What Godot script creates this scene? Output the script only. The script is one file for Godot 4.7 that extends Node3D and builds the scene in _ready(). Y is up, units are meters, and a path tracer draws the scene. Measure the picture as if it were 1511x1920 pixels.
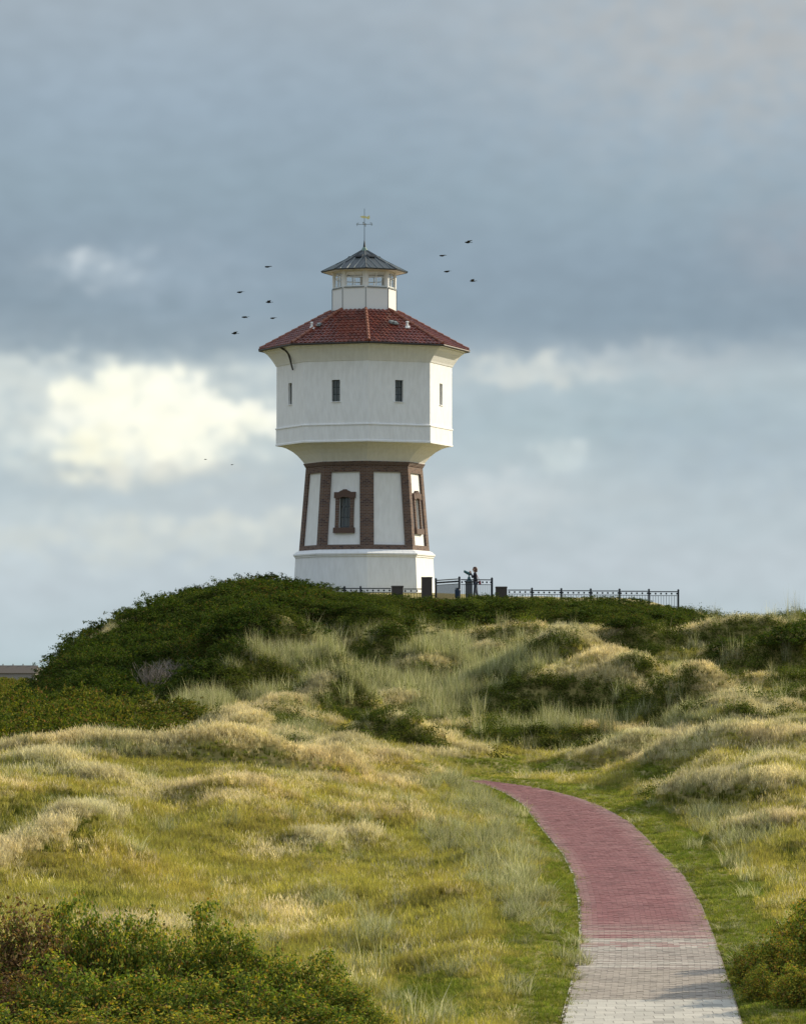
extends Node3D
# A white water tower on a dune, seen across grassy dunes with a paved path.
# Units are metres; the ground at the foot of the path is y = 0, the camera looks along -z.

const EYE := 5.4
const FOCAL := 6840.0
const HORIZON := 1243.0
const TOWER_D := 190.0

var rng := RandomNumberGenerator.new()
var taken := {}
var M := {}
var noise_a := FastNoiseLite.new()
var noise_b := FastNoiseLite.new()
var noise_c := FastNoiseLite.new()

# ------------------------------------------------------------------ helpers
func numbered(called: String) -> String:
	if not taken.has(called):
		taken[called] = 0
		return called
	taken[called] += 1
	return "%s_%03d" % [called, taken[called]]

func tag(o: Node, label: String, category: String, group := "", kind := "") -> void:
	if label: o.set_meta("label", label)
	if category: o.set_meta("category", category)
	if group: o.set_meta("group", group)
	if kind: o.set_meta("kind", kind)

func thing(called: String, at: Vector3, label: String, category: String, group := "", turn := 0.0) -> Node3D:
	var o := Node3D.new()
	o.name = numbered(called)
	add_child(o)
	o.position = at
	o.rotation.y = turn
	tag(o, label, category, group)
	return o

func put(mesh: Mesh, called: String, m: Material, parent: Node) -> MeshInstance3D:
	var o := MeshInstance3D.new()
	o.name = numbered(called) if parent == self else called
	o.mesh = mesh
	if m: o.material_override = m
	parent.add_child(o, true)
	return o

func newst() -> SurfaceTool:
	var st := SurfaceTool.new()
	st.begin(Mesh.PRIMITIVE_TRIANGLES)
	return st

func build(st: SurfaceTool, called: String, m: Material, parent: Node) -> MeshInstance3D:
	return put(st.commit(), called, m, parent)

func tri(st: SurfaceTool, a: Vector3, b: Vector3, c: Vector3, hint: Vector3, ua := Vector2.ZERO, ub := Vector2.ZERO, uc := Vector2.ZERO) -> void:
	var n := (c - a).cross(b - a)
	if n.length_squared() < 1e-14: return
	if n.dot(hint) < 0.0:
		var t := b; b = c; c = t
		var tu := ub; ub = uc; uc = tu
		n = -n
	n = n.normalized()
	st.set_normal(n); st.set_uv(ua); st.add_vertex(a)
	st.set_normal(n); st.set_uv(ub); st.add_vertex(b)
	st.set_normal(n); st.set_uv(uc); st.add_vertex(c)

func quad(st: SurfaceTool, a: Vector3, b: Vector3, c: Vector3, d: Vector3, hint: Vector3, ua := Vector2.ZERO, ub := Vector2.ZERO, uc := Vector2.ZERO, ud := Vector2.ZERO) -> void:
	tri(st, a, b, c, hint, ua, ub, uc)
	tri(st, a, c, d, hint, ua, uc, ud)

# eight corners: 0-3 lower ring, 4-7 upper ring
func hexa(st: SurfaceTool, p: Array) -> void:
	var mid := Vector3.ZERO
	for q in p: mid += q
	mid /= 8.0
	for f in [[0, 1, 2, 3], [4, 5, 6, 7], [0, 1, 5, 4], [1, 2, 6, 5], [2, 3, 7, 6], [3, 0, 4, 7]]:
		var c: Vector3 = (p[f[0]] + p[f[1]] + p[f[2]] + p[f[3]]) / 4.0
		quad(st, p[f[0]], p[f[1]], p[f[2]], p[f[3]], c - mid, Vector2(0, 0), Vector2(1, 0), Vector2(1, 1), Vector2(0, 1))

func box(st: SurfaceTool, at: Vector3, size: Vector3, turn := Basis()) -> void:
	var p := []
	for k in 8:
		var s := Vector3([-.5, .5, .5, -.5][k % 4], -.5 if k < 4 else .5, [-.5, -.5, .5, .5][k % 4])
		p.append(at + turn * (s * size))
	hexa(st, p)

func tube(st: SurfaceTool, pts: Array, radii: Array, sides := 6) -> void:
	var rings := []
	for i in pts.size():
		var dir: Vector3 = (pts[min(i + 1, pts.size() - 1)] - pts[max(i - 1, 0)]).normalized()
		var side := dir.cross(Vector3.UP if absf(dir.y) < .9 else Vector3.RIGHT).normalized()
		var up := side.cross(dir)
		var ring := []
		for k in sides:
			var a := TAU * k / sides
			ring.append(pts[i] + (side * cos(a) + up * sin(a)) * radii[i])
		rings.append(ring)
	for i in pts.size() - 1:
		var mid: Vector3 = (pts[i] + pts[i + 1]) / 2.0
		for k in sides:
			var l := (k + 1) % sides
			quad(st, rings[i][k], rings[i][l], rings[i + 1][l], rings[i + 1][k], (rings[i][k] + rings[i + 1][l]) / 2.0 - mid)
	for e in [0, pts.size() - 1]:
		if radii[e] > .002:
			var out: Vector3 = pts[e] - pts[1 if e == 0 else e - 1]
			for k in range(1, sides - 1):
				tri(st, rings[e][0], rings[e][k], rings[e][k + 1], out)

func lin(r: float, g: float, b: float, a := 1.0) -> Color:
	return Color(r, g, b, a).linear_to_srgb()

func mat(called: String, c: Color, rough := .8, metal := 0.0) -> StandardMaterial3D:
	var m := StandardMaterial3D.new()
	m.resource_name = called
	m.albedo_color = c
	m.roughness = rough
	m.metallic = metal
	m.cull_mode = BaseMaterial3D.CULL_DISABLED
	M[called] = m
	return m

func noise_tex(seed_: int, freq: float, lo: Color, hi: Color, oct := 5, size := 512) -> ImageTexture:
	var n := FastNoiseLite.new()
	n.seed = seed_
	n.frequency = freq
	n.fractal_octaves = oct
	var im := n.get_seamless_image(size, size)
	im.convert(Image.FORMAT_RGB8)
	for y in size:
		for x in size:
			im.set_pixel(x, y, lo.lerp(hi, im.get_pixel(x, y).r))
	return ImageTexture.create_from_image(im)

func bump_tex(seed_: int, freq: float, size := 256) -> ImageTexture:
	var n := FastNoiseLite.new()
	n.seed = seed_
	n.frequency = freq
	n.fractal_octaves = 5
	return ImageTexture.create_from_image(n.get_seamless_image(size, size))

# ------------------------------------------------------------------ pixel <-> place
func pixel_x(px: float, d: float) -> float:
	return (px - 755.5) / FOCAL * d

func pixel_y(py: float, d: float) -> float:
	return EYE - (py - HORIZON) / FOCAL * d

func at_pixel(px: float, py: float, d: float) -> Vector3:
	return Vector3(pixel_x(px, d), pixel_y(py, d), -d)

func to_pixel(p: Vector3) -> Vector2:
	var d := maxf(-p.z, 1.0)
	return Vector2(755.5 + p.x / d * FOCAL, HORIZON - (p.y - EYE) / d * FOCAL)

# ------------------------------------------------------------------ terrain
# Height profiles away from the viewpoint, every 150 pixels: [distance, row on the photograph] or [distance, height] (values under 100)
const START := [[-40, 1.0], [0, 3.6], [12, 2.9], [32, .3], [45, -.05]]
const PROFILES := {
	0: [[54, 1915], [64, 1790], [72, 1700], [75, 1668], [76.5, 1634], [78, 1.0], [80, .95], [85, 1560], [89, 1480], [96, 1438], [103, 1408], [112, 2.1], [120, 2.5], [127, 2.9], [137, 2.0], [160, 1.0], [200, 1.8], [235, 3.2], [260, 2.0], [290, 0.0]],
	150: [[54, 1920], [64, 1790], [73, 1690], [78, 1625], [79.5, 1575], [81.5, 1546], [83, 1.62], [85, 1.55], [89.5, 1488], [97, 1440], [104, 1411], [112, 2.1], [120, 2.4], [127, 2.8], [137, 2.7], [148, 1318], [158, 1270], [168, 1228], [176, 5.4], [200, 2.0], [235, 2.4], [260, 1.0]],
	300: [[54, 1920], [64, 1800], [74, 1690], [84, 1580], [90, 1512], [93, 1492], [98, 1450], [104, 1414], [112, 2.2], [120, 2.5], [128, 1368], [136, 1345], [148, 1315], [158, 1245], [168, 1190], [176, 1160], [186, 7.4], [210, 4.0], [260, .5]],
	450: [[54, 1920], [64, 1810], [74, 1710], [84, 1592], [90, 1500], [94, 1488], [100, 1440], [105, 1416], [111, 1411], [116, 2.4], [124, 1370], [130, 1360], [136, 1345], [143, 1315], [150, 1275], [160, 1210], [170, 1155], [178, 1122], [190, 8.8], [215, 6.0], [260, .5]],
	600: [[54, 1925], [64, 1820], [74, 1720], [84, 1612], [90, 1545], [96, 1494], [100, 1462], [106, 1420], [112, 2.5], [118, 2.4], [126, 1388], [132, 1362], [138, 1322], [144, 1314], [150, 1285], [158, 1235], [166, 1180], [172, 1160], [180, 1128], [190, 9.0], [215, 7.0], [260, .5]],
	750: [[54, 1925], [64, 1825], [74, 1725], [84, 1625], [94, 1540], [104, 1480], [111, 1443], [117, 1.95], [124, 1408], [130, 1378], [133, 1366], [137, 2.85], [143, 1320], [147, 1308], [153, 1282], [160, 1225], [165, 1196], [168, 6.4], [175, 1165], [182, 1130], [190, 9.0], [215, 7.5], [260, 1.0]],
	900: [[54, 1922], [68, 1752], [87, 1602], [107, 1500], [115, 1470], [124, 1425], [132, 1396], [139, 1355], [146, 1315], [153, 1285], [160, 1240], [168, 1200], [176, 1165], [183, 1135], [190, 8.8], [215, 7.5], [260, 1.0]],
	1050: [[54, 1922], [68, 1752], [87, 1602], [107, 1500], [116, 1462], [126, 1422], [134, 1400], [139, 1372], [144, 1325], [150, 1266], [154, 4.8], [160, 1237], [168, 1197], [176, 1165], [183, 1135], [190, 8.8], [215, 7.5], [260, 1.0]],
	1200: [[54, 1922], [68, 1752], [87, 1600], [103, 1495], [112, 1447], [116, 1424], [119, 2.2], [126, 1400], [134, 1388], [140, 1345], [146, 1288], [151, 1276], [157, 4.9], [165, 1215], [175, 1172], [183, 1135], [190, 8.6], [215, 7.0], [260, 1.0]],
	1350: [[54, 1915], [68, 1735], [87, 1580], [100, 1480], [110, 1415], [116, 1396], [120, 2.55], [128, 1350], [133, 3.15], [140, 1328], [150, 1308], [158, 1265], [166, 1225], [176, 1185], [185, 1168], [192, 7.4], [220, 6.0], [260, 1.0]],
	1500: [[54, 1910], [66, 1735], [84, 1580], [98, 1465], [108, 1405], [113, 1396], [117, 2.65], [123, 1348], [128, 3.3], [138, 1335], [150, 1295], [160, 1250], [170, 1200], [180, 1172], [190, 1160], [200, 7.5], [230, 6.0], [260, 1.0]],
}
var columns := []
const COL0 := -300
const COLSTEP := 150
const GX0 := -62.0
const GZ0 := 30.0
const CELL := .4
const GNX := 310
const GNZ := 738
var grid := PackedFloat32Array()

func prepare_columns() -> void:
	for k in 15:
		var px := COL0 + k * COLSTEP
		var src: int = clampi(px, 0, 1500)
		var ds := []
		var hs := []
		for e in START + PROFILES[src]:
			ds.append(float(e[0]))
			hs.append(float(e[1]) if e[1] < 100 else pixel_y(e[1], e[0]))
		ds.append(300.0); hs.append(0.0)
		# monotone cubic slopes
		var n := ds.size()
		var dl := []
		for i in n - 1: dl.append((hs[i + 1] - hs[i]) / (ds[i + 1] - ds[i]))
		var m := [dl[0]]
		for i in range(1, n - 1):
			m.append(0.0 if dl[i - 1] * dl[i] <= 0.0 else 2.0 * dl[i - 1] * dl[i] / (dl[i - 1] + dl[i]))
		m.append(dl[n - 2])
		# sample every half metre from -40 to 300
		var s := PackedFloat32Array()
		var i := 0
		for q in 681:
			var d := -40.0 + q * .5
			while i < n - 2 and d > ds[i + 1]: i += 1
			var h: float = ds[i + 1] - ds[i]
			var t: float = clampf((d - ds[i]) / h, 0, 1)
			s.append((2*t*t*t - 3*t*t + 1) * hs[i] + (t*t*t - 2*t*t + t) * h * m[i] + (-2*t*t*t + 3*t*t) * hs[i + 1] + (t*t*t - t*t) * h * m[i + 1])
		columns.append(s)

func column_h(k: int, d: float) -> float:
	var q := clampf((d + 40.0) * 2.0, 0, 679.99)
	var i := int(q)
	var s: PackedFloat32Array = columns[clampi(k, 0, 14)]
	return lerpf(s[i], s[i + 1], q - i)

# path: rows of [distance, left edge pixel, right edge pixel]
var path_rows := []
func path_h(d: float) -> float:
	return .0264 * (d - 54.6) if d > 40.0 else -.385
func prepare_path() -> void:
	for e in [[1990, 1036, 1412], [1920, 1050, 1390], [1860, 1066, 1372], [1800, 1081, 1352], [1750, 1087, 1335], [1690, 1085, 1311], [1640, 1075, 1280], [1600, 1055, 1240], [1570, 1030, 1211], [1540, 1005, 1180], [1510, 983, 1125], [1495, 962, 1085], [1482, 938, 1035], [1472, 912, 985], [1466, 886, 936], [1462, 868, 905]]:
		var s := (float(e[0]) - HORIZON) / FOCAL
		var d := (EYE + .0264 * 54.6) / (s + .0264)
		path_rows.append([d, pixel_x(e[1], d), pixel_x(e[2], d)])

func path_edges(d: float) -> Vector2:
	var r := path_rows
	if d <= r[0][0]: return Vector2(r[0][1], r[0][2])
	for i in r.size() - 1:
		if d <= r[i + 1][0]:
			var t: float = (d - r[i][0]) / (r[i + 1][0] - r[i][0])
			var a: float = lerpf(r[i][1], r[i + 1][1], t)
			var b: float = lerpf(r[i][2], r[i + 1][2], t)
			return Vector2(a, b)
	return Vector2(r[-1][1], r[-1][2])

# how far outside the path, negative inside
func path_gap(x: float, d: float) -> float:
	var last: float = path_rows[-1][0]
	if d > last: return 50.0 if d > last + 3.0 else maxf(absf(x - path_edges(last).x) , d - last)
	var e := path_edges(d)
	return maxf(e.x - x, x - e.y)

# single hummocks: [pixel x, pixel y of the foot of the crest, radius, height]
const HUMMOCKS := [[690, 1222, 2.3, 1.15], [592, 1200, 2.2, .9], [480, 1262, 2.6, 1.0], [545, 1300, 2.4, .7], [420, 1300, 2.2, .7], [620, 1285, 2.0, .6], [800, 1285, 2.2, .6], [745, 1262, 1.8, .6], [525, 1362, 1.9, .55], [760, 1385, 1.8, .4], [660, 1345, 2.2, .5], [1060, 1300, 4.2, 1.1], [960, 1345, 2.4, .6], [1190, 1322, 2.6, .8], [1290, 1350, 2.4, .7], [1390, 1225, 3.0, 1.1], [1490, 1262, 2.6, .9], [1020, 1225, 2.6, .6], [920, 1225, 2.0, .5], [1200, 1215, 2.4, .7], [1110, 1390, 1.8, .4], [730, 1560, 1.7, .4], [640, 1700, 1.8, .35], [880, 1690, 1.8, .4], [960, 1620, 2.0, .45], [1380, 1500, 2.2, .55], [1280, 1500, 1.6, .4], [1450, 1600, 1.8, .45], [1350, 1580, 1.4, .3], [430, 1435, 2.0, .4], [700, 1790, 1.5, .3], [820, 1820, 1.2, .25]]
var hummocks := []

func prepare_hummocks() -> void:
	var list := []
	for h in HUMMOCKS:
		var d := 50.0
		while d < 188.0:
			var y := raw_height(pixel_x(h[0], d), -d)
			if HORIZON - (y - EYE) / d * FOCAL <= h[1]: break
			d += .4
		list.append([pixel_x(h[0], d), -d - h[2] * .5, h[2], h[3]])
	hummocks = list

func raw_height(x: float, z: float) -> float:
	var d := -z
	var wob := noise_a.get_noise_2d(x * 1.3, z * 1.3) * 26.0
	var near := clampf((d - 20.0) / 30.0, 0, 1)
	var px := 755.5 + x / maxf(d, 24.0) * FOCAL + wob * near
	var c := clampf((px - COL0) / COLSTEP, 0.0, 13.999)
	var k := int(c)
	var t := c - k
	var p0 := column_h(k - 1, d)
	var p1 := column_h(k, d)
	var p2 := column_h(k + 1, d)
	var p3 := column_h(k + 2, d)
	var h := .5 * (2*p1 + (p2 - p0) * t + (2*p0 - 5*p1 + 4*p2 - p3) * t*t + (3*p1 - p0 - 3*p2 + p3) * t*t*t)
	var rough := lerpf(.12, 1.0, smoothstep(48.0, 118.0, d)) * (1.0 - .8 * clampf((d - 178.0) / 6.0, 0, 1))
	# noise that leans its crests towards the viewpoint, so that the near sides are steep
	var n0 := noise_b.get_noise_2d(x, z)
	h += noise_b.get_noise_2d(x + 1.5 * n0, z - 3.4 * n0) * lerpf(.36, .66, smoothstep(112.0, 135.0, d)) * rough + noise_c.get_noise_2d(x, z) * .2 * rough + noise_c.get_noise_2d(x * 1.7 + 30.0, z * 1.7) * .08
	for b in hummocks:
		var dx: float = x - b[0]
		if absf(dx) > b[2] * 1.4: continue
		var dz: float = (z - b[1])
		dz *= 1.25 if dz > 0.0 else .75
		var q: float = (dx * dx * .7 + dz * dz) / (b[2] * b[2])
		if q < 1.0: h += b[3] * pow(1.0 - q, 1.4) * (1.3 if z < -120.0 else .8)
	var gap := path_gap(x, d)
	if d < 126.0:
		var w := 1.0 - smoothstep(.3, 3.0 if x < path_edges(d).x else 5.5, gap)
		h = lerpf(h, path_h(d) - .04 + .09 * smoothstep(.0, .6, gap), w)
	# flat top for the tower
	var r := Vector2(x + 2.0, z + TOWER_D).length()
	h = lerpf(9.0, h, smoothstep(4.0, 7.5, r))
	# edges of the built terrain sink under the plain
	var e := minf(minf(x - GX0, -GX0 - x + .0), minf(GZ0 - z, z - (GZ0 - (GNZ - 1) * CELL)))
	h = lerpf(-4.6, h, smoothstep(0.0, 18.0, e))
	return h

func prepare_grid() -> void:
	grid.resize(GNX * GNZ)
	for j in GNZ:
		for i in GNX:
			grid[j * GNX + i] = raw_height(GX0 + i * CELL, GZ0 - j * CELL)

# sharp crest lines, as [pixel x, pixel y] along the crest, with height, front width, back width
const RIDGES := [
	[[[380, 1364], [440, 1376], [560, 1400], [660, 1420], [760, 1446]], .5, 1.1, 3.0],
	[[[-60, 1408], [60, 1412], [200, 1412], [330, 1411], [420, 1428], [560, 1450], [680, 1463], [790, 1482]], .42, 1.2, 3.0],
	[[[-60, 1430], [90, 1462], [200, 1480], [330, 1491], [450, 1498], [560, 1502]], .45, 1.1, 2.6],
	[[[-60, 1672], [0, 1640], [80, 1598], [160, 1553], [240, 1512]], .45, .9, 2.0],
	[[[470, 1338], [560, 1323], [660, 1311], [760, 1313], [880, 1320]], .55, 1.2, 2.6],
	[[[940, 1300], [1050, 1266], [1130, 1276], [1250, 1300], [1350, 1322], [1440, 1346]], .9, 1.7, 3.0],
	[[[1250, 1368], [1340, 1355], [1420, 1348], [1511, 1344], [1580, 1344]], .45, 1.1, 2.6],
	[[[1120, 1432], [1190, 1405], [1240, 1388]], .35, 1.0, 2.0],
	[[[1170, 1430], [1260, 1409], [1340, 1398], [1430, 1398], [1511, 1401], [1580, 1401]], .45, 1.1, 2.4],
	[[[860, 1232], [930, 1222], [1020, 1218], [1090, 1232]], .6, 1.2, 2.4],
	[[[1290, 1196], [1340, 1222], [1400, 1256]], .4, 1.2, 2.0],
	[[[1220, 1500], [1300, 1486], [1400, 1478], [1500, 1486]], .4, 1.2, 2.4],
	[[[420, 1262], [500, 1225], [590, 1190], [640, 1196]], .6, 1.6, 2.0],
	[[[640, 1212], [690, 1204], [745, 1216]], .55, 1.3, 1.8],
	[[[720, 1270], [790, 1258], [860, 1266]], .5, 1.2, 2.0],
	[[[1350, 1560], [1430, 1545], [1500, 1552]], .3, 1.1, 2.0],
	[[[560, 1590], [640, 1570], [730, 1582]], .28, 1.0, 2.0],
]
var crest_mask := PackedFloat32Array()

func add_ridges() -> void:
	crest_mask.resize(GNX * GNZ)
	var add := PackedFloat32Array()
	add.resize(GNX * GNZ)
	for r in RIDGES:
		var pts := []
		for q in r[0]:
			var d := 60.0
			while d < 188.0:
				var y := ground(pixel_x(q[0], d), -d)
				if HORIZON - (y - EYE) / d * FOCAL <= q[1] + 4.0: break
				d += .3
			pts.append(Vector2(pixel_x(q[0], d), -d))
		# even out jumps in distance along the line
		for pass_ in 2:
			for i in range(1, pts.size() - 1):
				pts[i].y = (pts[i - 1].y + pts[i].y * 2.0 + pts[i + 1].y) / 4.0
		var total := float(pts.size() - 1)
		for i in pts.size() - 1:
			var a: Vector2 = pts[i]; var b: Vector2 = pts[i + 1]
			var reach: float = r[3] + .6
			var i0 := clampi(int((minf(a.x, b.x) - reach - GX0) / CELL), 0, GNX - 1)
			var i1 := clampi(int((maxf(a.x, b.x) + reach - GX0) / CELL), 0, GNX - 1)
			var j0 := clampi(int((GZ0 - maxf(a.y, b.y) - reach) / CELL), 0, GNZ - 1)
			var j1 := clampi(int((GZ0 - minf(a.y, b.y) + reach) / CELL), 0, GNZ - 1)
			var ab := b - a
			var nrm := Vector2(-ab.y, ab.x).normalized()
			if nrm.y < 0.0: nrm = -nrm     # towards the viewpoint
			for j in range(j0, j1 + 1):
				for k in range(i0, i1 + 1):
					var p := Vector2(GX0 + k * CELL, GZ0 - j * CELL)
					var t := clampf((p - a).dot(ab) / ab.length_squared(), 0, 1)
					var off := p - (a + ab * t)
					var dist := off.length()
					if dist > reach: continue
					var s := (i + t) / total
					var taper := smoothstep(0.0, .18, s) * (1.0 - smoothstep(.82, 1.0, s))
					var wig := .75 + .5 * noise_c.get_noise_2d(p.x * .6, p.y * .6)
					var w: float = r[2] if off.dot(nrm) > 0.0 else r[3]
					var f: float = (1.0 - smoothstep(0.0, w * .9, dist)) * r[1] * 1.35 * taper * wig
					var at := j * GNX + k
					add[at] = maxf(add[at], f)
					if off.dot(nrm) < .25: crest_mask[at] = maxf(crest_mask[at], (1.0 - smoothstep(.15, .9, dist)) * taper)
	for at in add.size():
		if add[at] > 0.0:
			var d := -(GZ0 - (at / GNX) * CELL)
			var keep := smoothstep(.4, 2.2, path_gap(GX0 + (at % GNX) * CELL, d)) if d < 124.0 else 1.0
			grid[at] += add[at] * keep

func crest_at(x: float, z: float) -> float:
	return crest_mask[clampi(roundi((GZ0 - z) / CELL), 0, GNZ - 1) * GNX + clampi(roundi((x - GX0) / CELL), 0, GNX - 1)]

func ground(x: float, z: float) -> float:
	var fx := clampf((x - GX0) / CELL, 0, GNX - 1.01)
	var fz := clampf((GZ0 - z) / CELL, 0, GNZ - 1.01)
	var i := int(fx)
	var j := int(fz)
	var a := lerpf(grid[j * GNX + i], grid[j * GNX + i + 1], fx - i)
	var b := lerpf(grid[(j + 1) * GNX + i], grid[(j + 1) * GNX + i + 1], fx - i)
	return lerpf(a, b, fz - j)

func slope_to_camera(x: float, z: float) -> float:
	return (ground(x, z - .6) - ground(x, z + .6)) / 1.2

# ------------------------------------------------------------------ sky
const SKY_ROWS := [[-4.0, 176, 192, 198], [0.0, 178, 194, 200], [1.2, 186, 198, 204], [2.4, 186, 198, 203], [3.6, 171, 187, 194], [4.6, 177, 191, 197], [5.1, 150, 166, 177], [5.5, 137, 155, 168], [6.4, 139, 157, 171], [7.4, 144, 163, 176], [8.6, 149, 167, 181], [10.0, 159, 173, 184], [14.0, 170, 184, 196], [22.0, 187, 201, 215], [40.0, 201, 215, 232], [90.0, 205, 219, 237]]
# soft clouds: [pixel x, pixel y, half width, half height, r, g, b, strength, hardness]
const CLOUDS := [
	[1400, 60, 520, 260, 178, 180, 180, .75, .0], [1490, 470, 160, 110, 160, 166, 174, .6, .0],
	[300, 150, 420, 160, 158, 175, 190, .4, .0],
	[330, 520, 210, 80, 156, 173, 187, .7, .1], [175, 505, 110, 46, 178, 191, 200, .8, .2], [150, 492, 44, 26, 212, 220, 224, .8, .4],
	[260, 640, 420, 50, 133, 151, 164, .8, .1], [1250, 560, 420, 110, 134, 152, 166, .65, .1],
	[60, 700, 230, 36, 214, 221, 217, .85, .4], [430, 716, 170, 30, 196, 206, 206, .75, .35],
	[220, 800, 380, 125, 212, 220, 216, .95, .25], [30, 760, 150, 70, 206, 214, 212, .7, .3],
	[230, 800, 170, 96, 251, 251, 236, 1.0, .55], [290, 775, 150, 70, 254, 254, 238, 1.0, .7], [385, 780, 85, 50, 253, 253, 236, 1.0, .8], [455, 800, 60, 38, 250, 250, 232, .9, .8], [350, 840, 130, 50, 251, 251, 234, .9, .5], [165, 850, 60, 46, 246, 244, 218, .7, .6], [505, 795, 34, 24, 222, 228, 226, .7, .6], [200, 735, 90, 40, 250, 250, 230, .8, .6],
	[150, 728, 46, 26, 252, 252, 234, .9, .9], [235, 716, 50, 26, 254, 254, 236, .95, .9], [315, 722, 48, 26, 254, 254, 238, .95, .9], [395, 745, 44, 28, 254, 254, 240, .95, .9], [450, 772, 36, 26, 252, 252, 238, .9, .9], [490, 800, 26, 20, 248, 249, 238, .85, .9], [300, 800, 110, 50, 255, 254, 234, 1.0, .6],
	[290, 885, 190, 24, 224, 222, 208, .55, .3], [130, 895, 90, 22, 180, 190, 192, .6, .4], [400, 885, 80, 16, 184, 194, 196, .55, .4], [270, 868, 50, 14, 206, 208, 200, .5, .5],
	[90, 930, 250, 46, 176, 190, 196, .7, .2], [440, 915, 160, 34, 184, 195, 199, .5, .2],
	[1020, 694, 140, 26, 214, 218, 212, .95, .5], [1180, 684, 180, 40, 194, 202, 204, .65, .3], [930, 690, 90, 26, 198, 206, 205, .65, .3], [1330, 670, 200, 40, 176, 187, 193, .6, .2],
	[1050, 858, 56, 30, 214, 223, 222, .85, .6], [1085, 835, 24, 20, 216, 224, 224, .8, .6], [1000, 830, 170, 60, 178, 194, 198, .5, .3],
	[900, 935, 190, 60, 202, 210, 212, .8, .45], [1150, 770, 330, 60, 160, 179, 187, .6, .2],
	[1400, 850, 250, 120, 166, 182, 193, .6, .2], [1300, 985, 400, 40, 178, 192, 199, .5, .2],
	[250, 1010, 420, 46, 208, 214, 208, .7, .3], [420, 985, 240, 22, 216, 220, 212, .6, .4], [120, 960, 200, 20, 190, 202, 204, .6, .3], [1100, 1060, 500, 50, 190, 200, 207, .5, .2],
]
var sky_n := FastNoiseLite.new()
var sky_w := FastNoiseLite.new()

func s2l(v: float) -> float:
	v /= 255.0
	return v / 12.92 if v <= .04045 else pow((v + .055) / 1.055, 2.4)

func sky_color(az: float, el: float, fine: bool) -> Color:
	# az in degrees from the view direction, el in degrees
	var px := 755.5 + tan(deg_to_rad(clampf(az, -60, 60))) * FOCAL
	var dir := Vector3(sin(deg_to_rad(az)) * cos(deg_to_rad(el)), sin(deg_to_rad(el)) * 2.2, -cos(deg_to_rad(az)) * cos(deg_to_rad(el))) * 100.0
	var n1 := sky_n.get_noise_3dv(dir * .55)
	var n2 := sky_n.get_noise_3dv(dir * 2.2 + Vector3(40, 0, 9))
	var e := el + n1 * .7 + n2 * .12
	var r := SKY_ROWS
	var i := 0
	while i < r.size() - 2 and e > r[i + 1][0]: i += 1
	var t: float = clampf((e - r[i][0]) / (r[i + 1][0] - r[i][0]), 0, 1)
	var c := Vector3(lerpf(r[i][1], r[i + 1][1], t), lerpf(r[i][2], r[i + 1][2], t), lerpf(r[i][3], r[i + 1][3], t))
	c *= 1.0 + n2 * .035 + n1 * .04
	if fine:
		var py := HORIZON - tan(deg_to_rad(el)) * FOCAL
		var wx := px + sky_w.get_noise_2d(px * .9, py * 1.5) * 50.0 + sky_w.get_noise_2d(px * 2.6 + 500, py * 3.6) * 36.0
		var wy := py + sky_w.get_noise_2d(px * .9 + 900, py * 1.5) * 34.0 + sky_w.get_noise_2d(px * 2.6 + 1500, py * 3.6) * 26.0
		for b in CLOUDS:
			var u: float = (wx - b[0]) / b[2]
			var v: float = (wy - b[1]) / b[3]
			var q := u * u + v * v
			if q > 4.0: continue
			var soft: float = exp(-q * 1.4)
			var hard: float = 1.0 - smoothstep(.45, 1.15, q)
			var a: float = clampf(lerpf(soft, hard, b[8]) * b[7], 0, 1)
			a *= clampf(.82 + .75 * sky_w.get_noise_2d(px * 2.3 + 77, py * 3.2 - 40), .25, 1.0)
			c = c.lerp(Vector3(b[4], b[5], b[6]), a)
		c *= 1.0 + sky_w.get_noise_2d(px * 1.6, py * 3.5 + 300) * .03
	c *= .968
	return Color(s2l(c.x), s2l(c.y), s2l(c.z))

func make_sky() -> ImageTexture:
	sky_n.seed = 5; sky_n.frequency = .03; sky_n.fractal_octaves = 4
	sky_w.seed = 8; sky_w.frequency = .006; sky_w.fractal_octaves = 4
	var small := Image.create(512, 256, false, Image.FORMAT_RGBF)
	for y in 256:
		for x in 512:
			var az := (x + .5) / 512.0 * 360.0
			if az > 180.0: az -= 360.0
			small.set_pixel(x, y, sky_color(az, 90.0 - (y + .5) / 256.0 * 180.0, false))
	small.resize(4096, 2048, Image.INTERPOLATE_BILINEAR)
	var im := small
	for x in range(-200, 200):
		var az := (x + .5) / 4096.0 * 360.0
		var wx := 1.0 - smoothstep(9.0, 17.0, absf(az))
		for y in range(840, 1030):
			var el := 90.0 - (y + .5) / 2048.0 * 180.0
			var w := wx * (1.0 - smoothstep(11.0, 15.5, el))
			if w <= 0.0: continue
			var xx := posmod(x, 4096)
			im.set_pixel(xx, y, im.get_pixel(xx, y).lerp(sky_color(az, el, true), w))
	return ImageTexture.create_from_image(im)

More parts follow.
